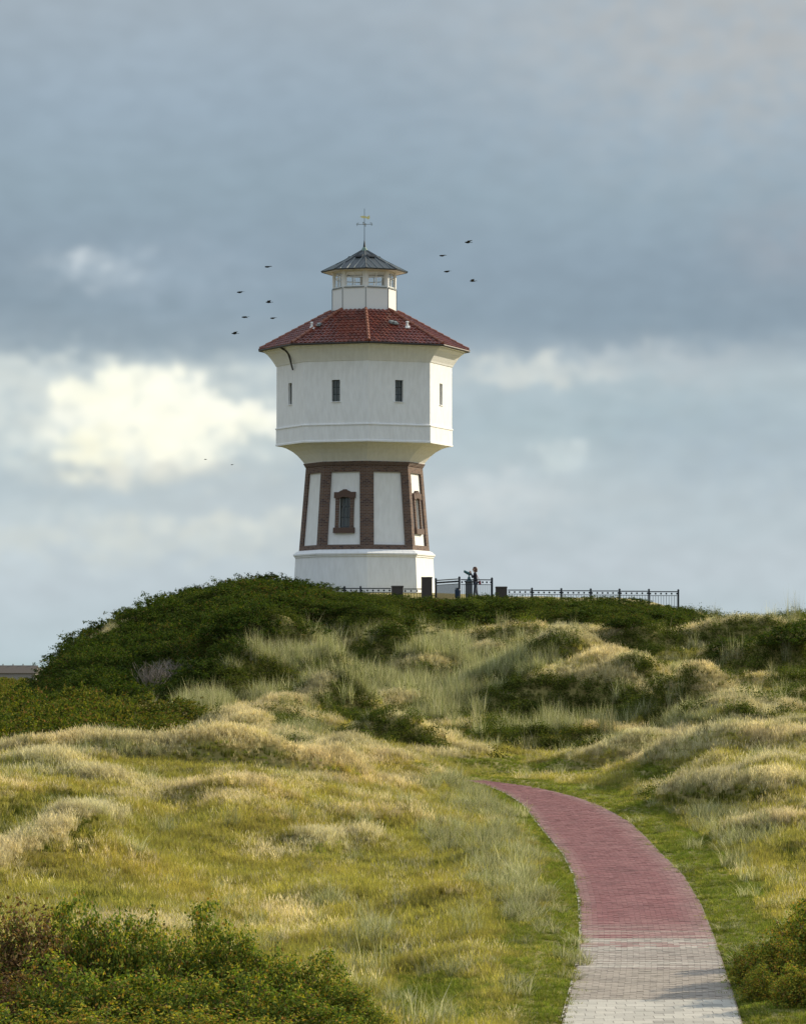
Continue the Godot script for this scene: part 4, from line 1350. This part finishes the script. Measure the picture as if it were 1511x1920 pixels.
const MARRAM := [[880, 1478, 50, 16], [840, 1470, 50, 14], [560, 1230, 90, 50], [470, 1270, 90, 50], [390, 1310, 60, 30], [690, 1205, 75, 16], [800, 1235, 90, 26], [780, 1275, 120, 34], [640, 1290, 110, 30], [900, 1260, 120, 30], [1000, 1240, 70, 20], [870, 1320, 120, 26], [1270, 1350, 110, 24], [1000, 1380, 120, 24], [1120, 1385, 60, 16], [950, 1560, 40, 30], [960, 1640, 70, 46], [900, 1600, 60, 40], [930, 1510, 70, 26], [1000, 1700, 50, 40], [830, 1570, 50, 30], [710, 1760, 40, 26], [610, 1690, 40, 26], [1400, 1470, 80, 22], [1330, 1540, 60, 20], [1390, 1570, 60, 22], [560, 1375, 60, 18], [820, 1340, 80, 16], [130, 1318, 120, 12], [230, 1405, 90, 16], [1480, 1470, 50, 20], [470, 1395, 60, 10]]
const STRAW := [[180, 1412, 240, 9], [480, 1405, 170, 10], [620, 1428, 130, 11], [330, 1496, 220, 11], [100, 1450, 130, 10], [640, 1465, 130, 12], [90, 1590, 110, 20], [420, 1330, 90, 10], [660, 1312, 90, 8], [760, 1312, 110, 8], [1220, 1285, 150, 10], [1400, 1320, 110, 16], [1400, 1350, 130, 7], [1270, 1368, 70, 8], [1180, 1410, 60, 9], [1360, 1398, 170, 8], [1240, 1418, 70, 9], [1420, 1160, 120, 10], [900, 1190, 130, 14], [1060, 1190, 150, 14], [1120, 1230, 60, 30], [250, 1740, 140, 24], [560, 1720, 60, 40], [640, 1580, 90, 16], [500, 1585, 60, 20], [1250, 1400, 60, 7], [960, 1300, 60, 12]]
const VERGE := [[1010, 1440, 130, 20], [900, 1428, 120, 14], [1150, 1490, 60, 20], [1220, 1560, 40, 40], [1290, 1620, 40, 40], [1000, 1820, 70, 90], [1350, 1720, 40, 50], [820, 1860, 130, 50], [1060, 1690, 26, 60], [960, 1740, 50, 60], [1230, 1450, 60, 20]]

func in_blobs(list: Array, p: Vector2, wob: float) -> float:
	var best := 0.0
	for b in list:
		var u: float = (p.x - b[0]) / b[2]
		if absf(u) > 1.5: continue
		var v: float = (p.y - b[1]) / b[3]
		if absf(v) > 1.5: continue
		best = maxf(best, 1.0 - smoothstep(.35, 1.3, sqrt(u * u + v * v) + wob * .6))
	return best

func make_vegetation() -> void:
	var olive := [Color(.41, .37, .075), Color(.49, .43, .105), Color(.55, .47, .17), Color(.29, .295, .055), Color(.62, .53, .25)]
	var straw := [Color(.66, .57, .37), Color(.58, .49, .28), Color(.49, .42, .20), Color(.72, .64, .45)]
	var marr := [Color(.30, .315, .14), Color(.42, .42, .23), Color(.20, .22, .07), Color(.62, .58, .38)]
	var green := [Color(.20, .25, .035), Color(.26, .29, .05), Color(.33, .32, .075), Color(.15, .20, .03)]
	var dark := [Color(.10, .125, .025), Color(.15, .165, .032), Color(.07, .095, .02), Color(.22, .20, .05)]
	var kinds := [
		["dune_grass", "olive and golden dune grass covering the slopes", "grass", [grass_mesh(1, 170, .30, .05, .22, .8, .0065, olive, .05), grass_mesh(2, 170, .30, .05, .18, 1.0, .0065, olive, .02)]],
		["marram_grass", "tall grey green marram grass in arching tussocks", "grass", [grass_mesh(3, 140, .22, .25, .75, .8, .008, marr, .03), grass_mesh(4, 140, .20, .22, .62, 1.0, .008, marr, .02)]],
		["straw_grass", "pale straw coloured grass along the dune crests", "grass", [grass_mesh(5, 150, .28, .06, .25, .65, .006, straw, .2), grass_mesh(6, 150, .28, .06, .22, .8, .006, straw, .2)]],
		["short_turf", "short green turf beside the paved path", "grass", [grass_mesh(7, 150, .28, .04, .13, 1.0, .008, green), grass_mesh(8, 150, .28, .03, .11, 1.0, .008, green)]],
		["low_shrub", "low dark green creeping shrubs in the dune hollows", "ground cover", []],
	]
	for k in 2:
		var r := RandomNumberGenerator.new(); r.seed = 40 + k
		var st := newst()
		for i in 16:
			var a := r.randf() * TAU; var q := sqrt(r.randf()) * .32
			leaves(st, r, Vector3(cos(a) * q, r.randf_range(.04, .34), sin(a) * q), 14, .16, .030, dark, [.4, .25, .2])
		kinds[4][3].append(st.commit())
	var xf := []
	var cl := []
	for k in kinds.size():
		xf.append([[], []]); cl.append([[], []])
	var d := 46.0
	var wnoise := FastNoiseLite.new(); wnoise.seed = 61; wnoise.frequency = .22; wnoise.fractal_octaves = 3
	var tnoise := FastNoiseLite.new(); tnoise.seed = 62; tnoise.frequency = .09; tnoise.fractal_octaves = 4
	while d < 196.0:
		var step := lerpf(.125, .21, clampf((d - 50.0) / 110.0, 0, 1))
		var half := 755.5 / FOCAL * d * 1.10 + 2.2
		var x := -half
		while x < half:
			var px := x + rng.randf_range(-.5, .5) * step * 1.4
			var pz := -d + rng.randf_range(-.5, .5) * step * 1.4
			x += step
			var gap := path_gap(px, -pz) if d < 124.0 else 9.0
			if gap < -.02 + .22 * wnoise.get_noise_2d(px * 6.0, pz * 6.0) or (d < 51.5 and px < pixel_x(700.0, d)): continue
			var y := ground(px, pz)
			var p := to_pixel(Vector3(px, y, pz))
			if d > 181.0 and px > -6.5 and px < 15.0: continue
			if d > 176.0 and (p.y < 1090.0 or Vector2(px + 2.0, pz + TOWER_D).length() < 4.2): continue
			var wob := wnoise.get_noise_2d(px, pz) + .7 * wnoise.get_noise_2d(px * 4.5 + 60.0, pz * 4.5)
			var tone := tnoise.get_noise_2d(px, pz)
			var kind := 0
			var thick := inside(THICKET, p) and d > 138.0
			if thick and rng.randf() < .6: continue
			var ms := in_blobs(SHRUB, p, wob)
			var mm := in_blobs(MARRAM, p, wob)
			var mst := in_blobs(STRAW, p, wob)
			var mv := in_blobs(VERGE, p, wob)
			# pale seeding grass on crests, darker plants as shade on slopes facing the viewer
			var crest := y - .5 * (ground(px, pz - 2.2) + ground(px, pz + 2.2))
			var front_slope := (ground(px, pz - .7) - ground(px, pz + .7)) / 1.4
			mst = maxf(mst, (smoothstep(.05, .22, crest) * .8 - clampf((front_slope - .2) * 1.5, 0, 1)) * smoothstep(70.0, 100.0, d))
			var near := 1.0 - smoothstep(85.0, 105.0, d)
			mst *= 1.0 - .55 * near
			mm *= 1.0 - .2 * near
			mst = maxf(mst, crest_at(px, pz) * 1.1)
			var steep := clampf((front_slope - .34) * 2.2, 0, 1) if d > 122.0 else 0.0
			if steep > 0.0:
				mm *= 1.0 - .75 * steep
				ms = maxf(ms, steep)
			if crest_at(px, pz) > .4: mm *= .3; ms *= .2
			if gap < (.8 if px < path_edges(-pz).x else 1.5) + wob * .5: mv = maxf(mv, .95); mm = 0.0; mst *= .2
			var u := rng.randf()
			if ms > .3 and u < ms * .75 * smoothstep(-.05, .25, front_slope + .15 * ms): kind = 4
			elif mm > .2 and u < mm * (.68 if d > 110.0 else .32): kind = 1
			elif mv > .2 and u < mv: kind = 3
			elif mst > .15 and u < mst * .9: kind = 2
			elif u < .02 + maxf(0, tone) * (.35 if d > 100.0 else .14): kind = 2
			elif u > .994 - maxf(0, wob) * .02: kind = 1
			elif u > .95 + tone * .3 - clampf(front_slope - .3, 0, .5) * 1.4: kind = 3 if d < 125.0 else 4
			if kind == 1 and rng.randf() < .25: kind = 0
			var lush := 1.0
			if thick: kind = 4
			elif kind == 4 and (d < 104.0 or rng.randf() < .5):
				kind = 3; lush = 2.1
			var hs := (1.0 + .35 * wob) * lush
			if gap < .25: hs *= .5
			elif gap < 1.0: hs *= .75
			if kind == 0 and mv > .3: hs *= .6
			var s := rng.randf_range(.8, 1.25)
			if kind == 1:
				hs *= rng.randf_range(.6, 1.3) * (1.2 if d > 130.0 else .75)
				s *= 1.25 if d > 130.0 else 1.0
			var b := Basis(Vector3.UP, rng.randf() * TAU).scaled(Vector3(s, s * hs * rng.randf_range(.8, 1.2), s))
			b = Basis(Vector3(1, 0, .4).normalized(), rng.randf_range(-.12, .12)) * b
			var c := Color(1, 1, 1)
			var g := rng.randf_range(.62, 1.3) * (1.0 + .35 * wnoise.get_noise_2d(px * 2.2 + 9.0, pz * 2.2))
			var hue := wnoise.get_noise_2d(px * 1.1 + 200.0, pz * 1.1)
			c = Color(g * (1.0 + tone * .22 + hue * .07), g * (1.0 + tone * .17), g * (1.0 + tone * .12))
			if lush > 1.0: c = Color(g * .58, g * .56, g * .6)
			if kind == 1:
				g = rng.randf_range(.55, 1.35)
				c = Color(g, g, g)
			var w := rng.randi() % 2
			xf[kind][w].append(Transform3D(b, Vector3(px, y - .01, pz)))
			cl[kind][w].append(c)
		d += step
	for k in kinds.size():
		for w in 2:
			var mm := MultiMesh.new()
			mm.transform_format = MultiMesh.TRANSFORM_3D
			mm.use_colors = true
			mm.mesh = kinds[k][3][w]
			var n: int = xf[k][w].size()
			mm.instance_count = n
			for i in n:
				mm.set_instance_transform(i, xf[k][w][i])
				mm.set_instance_color(i, cl[k][w][i])
			var o := MultiMeshInstance3D.new()
			o.multimesh = mm
			o.material_override = M.leaf if k == 4 else M.grass
			o.name = numbered(kinds[k][0])
			add_child(o)
			tag(o, kinds[k][1], kinds[k][2], kinds[k][1], "stuff")
			print(kinds[k][0], " ", n)

func make_bushes() -> void:
	var near_cols := [Color(.155, .215, .04), Color(.25, .29, .055), Color(.09, .14, .032), Color(.50, .42, .06), Color(.54, .28, .06), Color(.32, .20, .10)]
	var near_w := [.28, .28, .17, .16, .05, .06]
	var rust_cols := [Color(.22, .12, .06), Color(.30, .17, .08), Color(.13, .08, .045), Color(.15, .18, .04), Color(.36, .26, .15)]
	var shaded_cols := [Color(.062, .095, .017), Color(.10, .13, .024), Color(.044, .066, .014), Color(.16, .145, .028), Color(.17, .095, .032)]  # thicket leaf colours, darkened for the shade on its slope
	var gold_cols := [Color(.15, .17, .03), Color(.24, .22, .04), Color(.10, .125, .025), Color(.32, .22, .05), Color(.28, .14, .04)]
	var near := []
	for k in 4: near.append(bush_meshes(200 + k, .62, 1.0, 360, 26, .032, near_cols, near_w, .24))
	var bright := []
	for k in 2: bright.append(bush_meshes(210 + k, .62, 1.0, 340, 26, .032, near_cols, [.2, .28, .08, .26, .13, .05], .24))
	var rust := [bush_meshes(220, .62, 1.0, 340, 26, .028, rust_cols, [.28, .22, .15, .25, .1], .3)]
	var thick := []
	for k in 4: thick.append(bush_meshes(240 + k, 1.05, 1.0, 260, 20, .05, shaded_cols, [.42, .22, .27, .06, .03], .3))
	thick[2] = bush_meshes(242, 1.05, 1.0, 170, 20, .05, shaded_cols, [.36, .18, .22, .12, .12], .38)
	var hedge := []
	for k in 2: hedge.append(bush_meshes(250 + k, 1.05, 1.0, 250, 20, .052, [Color(.09, .125, .022), Color(.17, .18, .03), Color(.06, .08, .02), Color(.28, .23, .04), Color(.26, .14, .045)], [.32, .27, .16, .17, .08], .3))
	var golden := []
	for k in 2: golden.append(bush_meshes(260 + k, 1.05, 1.0, 190, 20, .05, gold_cols, [.35, .25, .2, .12, .08], .3))
	# foreground, left: [pixel x, distance, height, width]
	var i := 0
	for e in [[-30, 53.2, 1.45, 1.1, 1], [55, 53.0, 1.55, 1.1, 1], [120, 54.0, 1.45, .9, 0], [190, 53.6, 1.50, .8, 0], [262, 54.2, 1.42, .8, 0], [318, 53.4, 1.22, .8, 0], [378, 54.2, 1.36, .8, 0], [440, 53.8, 1.30, .75, 0], [500, 53.4, 1.05, .75, 0], [552, 53.6, .92, .7, 0], [606, 53.8, .88, .7, 0], [655, 53.4, .60, .65, 0], [700, 53.0, .38, .5, 0],
			[20, 50.6, 1.02, 1.0, 1], [100, 50.4, 1.05, 1.0, 0], [190, 50.2, 1.0, .95, 0], [280, 50.6, 1.0, .95, 0], [370, 50.2, .98, .95, 0], [460, 50.4, .92, .9, 0], [545, 50.6, .80, .85, 0], [620, 50.4, .66, .8, 0], [690, 50.2, .42, .7, 0],
			[-20, 48.6, .75, 1.0, 0], [80, 48.4, .72, .95, 2], [170, 48.6, .70, .95, 2], [260, 48.3, .72, .95, 2], [350, 48.6, .68, .95, 2], [440, 48.4, .66, .9, 2], [530, 48.6, .58, .9, 2], [610, 48.4, .5, .8, 2], [680, 48.6, .4, .7, 0]]:
		var rusty: bool = e[4] == 1
		var kind: Array = rust[0] if rusty else (bright[i % 2] if e[4] == 2 else near[i % 4])
		var x := pixel_x(e[0], e[1])
		var lab := "rust brown leafed rose bush in the corner beside the green bushes" if rusty else ("yellow and orange leafed rose bush in front of the green ones" if e[4] == 2 else "green rose bush in the row at the edge of the meadow")
		add_bush(kind, "rose_bush", Vector3(x, ground(x, -e[1]), -e[1]), i * 1.7, Vector3(e[3], e[2], e[3]), lab, "bush", "rust brown rose bushes" if rusty else ("yellowing rose bushes" if e[4] == 2 else "green rose bushes below the meadow"))
		i += 1
	# right of the path
	for e in [[1412, 60.0, .55, .6], [1455, 59.2, .72, .7], [1495, 60.6, .95, .8], [1545, 60.0, 1.15, .95], [1425, 57.6, .45, .5], [1490, 56.6, .5, .6], [1550, 56.6, .6, .8], [1535, 63.0, 1.0, .8], [1620, 59.0, 1.2, 1.1]]:
		var x := pixel_x(e[0], e[1])
		add_bush(bright[i % 2], "rose_bush", Vector3(x, ground(x, -e[1]), -e[1]), i * 1.7, Vector3(e[3], e[2], e[3]), "green rose bush casting its shadow on the paved path", "bush", "rose bushes beside the path")
		i += 1
	# thicket over the tower's dune, knoll on the left, shrubs on the right
	var made := 0
	var d := 112.0
	while d < 250.0:
		var half := 755.5 / FOCAL * d * 1.06 + 1.5
		var x := -half + rng.randf() * .8
		while x < half:
			var px := x + rng.randf_range(-.45, .45); var pz := -d + rng.randf_range(-.45, .45)
			x += 1.45
			var y := ground(px, pz)
			var p := to_pixel(Vector3(px, y, pz))
			var s := rng.randf_range(.85, 1.2)
			var r := rng.randf()
			if Vector2(px + 2.0, pz + TOWER_D).length() < 5.0: continue
			if d > 140.0 and d < 186.0 and inside(THICKET, p):
				if d > 178.5 and p.x > 600.0 and p.x < 1300.0 and d < 186.0 and (d > 181.6): continue
				var tall := lerpf(.82, .5, smoothstep(480.0, 640.0, p.x)) * (1.0 + .45 * noise_b.get_noise_2d(px * 2.5, pz * 2.5))
				if p.x > 800.0: tall = .52
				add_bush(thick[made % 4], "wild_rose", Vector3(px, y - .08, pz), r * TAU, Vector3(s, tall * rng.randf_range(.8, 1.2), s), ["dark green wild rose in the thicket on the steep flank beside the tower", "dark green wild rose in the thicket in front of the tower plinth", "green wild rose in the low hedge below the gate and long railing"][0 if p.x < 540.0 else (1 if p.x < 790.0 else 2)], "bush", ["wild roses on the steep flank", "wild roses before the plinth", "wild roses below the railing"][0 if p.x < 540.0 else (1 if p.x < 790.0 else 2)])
				made += 1
			elif d < 135.0 and d > 113.0 and p.x < 345.0 - maxf(0.0, (124.0 - d) * 16.0):
				add_bush(hedge[made % 2], "scrub_bush", Vector3(px, y - .1, pz), r * TAU, Vector3(s, 1.25 * rng.randf_range(.8, 1.1) * (1.0 if p.x < 230 else .6), s), "low green and golden bush on the knoll behind the meadow crest", "bush", "bushes on the knoll")
				made += 1
			elif d > 158.0 and d < 182.0 and p.x > 1345.0 and p.x < 1530.0 and p.y < 1280.0 and p.y > 1190.0 and r < .5:
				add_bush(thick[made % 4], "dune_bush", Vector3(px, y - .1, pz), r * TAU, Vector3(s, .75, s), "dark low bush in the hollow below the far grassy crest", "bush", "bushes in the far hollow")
				made += 1
			elif d > 214.0 and p.x < 80.0 and p.x > -80.0 and p.y < 1345.0:
				add_bush(golden[made % 2], "autumn_bush", Vector3(px, y - .1, pz), r * TAU, Vector3(s, 1.1, s), "rusty golden bush beyond the foot of the tower's dune", "bush", "far golden bushes")
				made += 1
		d += 1.45
	print("bushes ", made)
	# leafless shrubs in the shade of the thicket
	for e in [[285, 150.0, 1.5], [330, 152.0, 1.2], [240, 1.0, 0.0]]:
		if e[2] == 0.0: continue
		var x := pixel_x(e[0], e[1])
		var o := thing("bare_shrub", Vector3(x, ground(x, -e[1]) , -e[1]), "leafless grey brown shrub at the foot of the dark thicket", "shrub", "leafless shrubs")
		var st := newst()
		for k in 70:
			var a := rng.randf() * TAU; var l: float = e[2] * rng.randf_range(.7, 1.2); var q := rng.randf_range(.1, .8)
			var tip := Vector3(cos(a) * q * l, l, sin(a) * q * l)
			var mid := tip * .5 + Vector3(rng.randf_range(-.1, .1), .1, rng.randf_range(-.1, .1))
			tube(st, [Vector3(0, -.1, 0), mid, tip], [.016, .011, .004], 3)
			for t in 3:
				var s := mid.lerp(tip, rng.randf_range(.1, .8))
				tube(st, [s, s + Vector3(rng.randf_range(-.3, .3), rng.randf_range(.1, .35), rng.randf_range(-.3, .3))], [.008, .003], 3)
		build(st, "branches", M.pale_twig, o)

func make_far_house() -> void:
	var d := 720.0
	var a := at_pixel(-420, 1262, d); var b := at_pixel(70, 1262, d)
	var len := b.x - a.x
	var o := thing("long_house", Vector3((a.x + b.x) / 2.0, -4.0, -d), "distant long low house with a brown tiled roof", "building")
	var eave := a.y + 4.0; var ridge := pixel_y(1247.5, d) + 4.0
	var st := newst()
	box(st, Vector3(0, eave / 2.0, -3.0), Vector3(len - .6, eave, 6.0))
	build(st, "wall", M.far_wall, o)
	st = newst()
	quad(st, Vector3(-len / 2, eave, .5), Vector3(len / 2, eave, .5), Vector3(len / 2, ridge, -3), Vector3(-len / 2, ridge, -3), Vector3(0, 1, 1))
	quad(st, Vector3(-len / 2, eave, -6.5), Vector3(len / 2, eave, -6.5), Vector3(len / 2, ridge, -3), Vector3(-len / 2, ridge, -3), Vector3(0, 1, -1))
	for s in [-1.0, 1.0]: tri(st, Vector3(s * len / 2, eave, .5), Vector3(s * len / 2, eave, -6.5), Vector3(s * len / 2, ridge, -3), Vector3(s, 0, 0))
	var roof := build(st, "roof", M.far_tile, o)
	for i in 26:
		st = newst()
		box(st, Vector3(-len / 2 + len * (i + .5) / 26.0, ridge + .12, -3), Vector3(.22, .34, .22))
		build(st, "ridge_knob", M.far_wall, roof)

func _ready() -> void:
	rng.seed = 4
	noise_a.seed = 3; noise_a.frequency = .05; noise_a.fractal_octaves = 2
	noise_b.seed = 14; noise_b.frequency = .11; noise_b.fractal_octaves = 2
	noise_c.seed = 15; noise_c.frequency = .42; noise_c.fractal_octaves = 2
	# camera
	var cam := Camera3D.new()
	cam.name = "camera"
	add_child(cam)
	cam.position = Vector3(0, EYE, 0)
	cam.rotation.x = atan((HORIZON - 960.0) / FOCAL)
	cam.fov = rad_to_deg(2.0 * atan(960.0 / FOCAL))
	cam.near = .5
	cam.far = 12000.0
	cam.current = true
	# sky
	var env := Environment.new()
	var pan := PanoramaSkyMaterial.new()
	pan.panorama = make_sky()
	var sky := Sky.new()
	sky.sky_material = pan
	env.background_mode = Environment.BG_SKY
	env.sky = sky
	env.tonemap_mode = Environment.TONE_MAPPER_LINEAR
	env.tonemap_exposure = 1.14
	env.sdfgi_enabled = true
	env.ssao_enabled = true
	env.ssil_enabled = true
	var we := WorldEnvironment.new()
	we.name = "world"
	we.environment = env
	add_child(we)
	# sun, behind the tower to the right
	var sun := DirectionalLight3D.new()
	sun.name = "sun"
	sun.light_energy = 1.55
	sun.light_color = Color(1.0, .945, .84)
	sun.light_angular_distance = .53
	sun.shadow_enabled = true
	add_child(sun)
	var az := deg_to_rad(122.0); var el := deg_to_rad(24.0)
	var to_sun := Vector3(sin(az) * cos(el), sin(el), cos(az) * cos(el))
	sun.look_at_from_position(to_sun * 100.0, Vector3.ZERO)
	make_materials()
	prepare_columns()
	prepare_path()
	prepare_hummocks()
	prepare_grid()
	add_ridges()
	print("ground ready ", Time.get_ticks_msec())
	make_ground()
	make_path()
	make_tower()
	print("tower ready ", Time.get_ticks_msec())
	make_fences()
	make_far_house()
	make_bushes()
	make_vegetation()
	print("plants ready ", Time.get_ticks_msec())
	make_person()
	make_birds()
	print("done ", Time.get_ticks_msec())
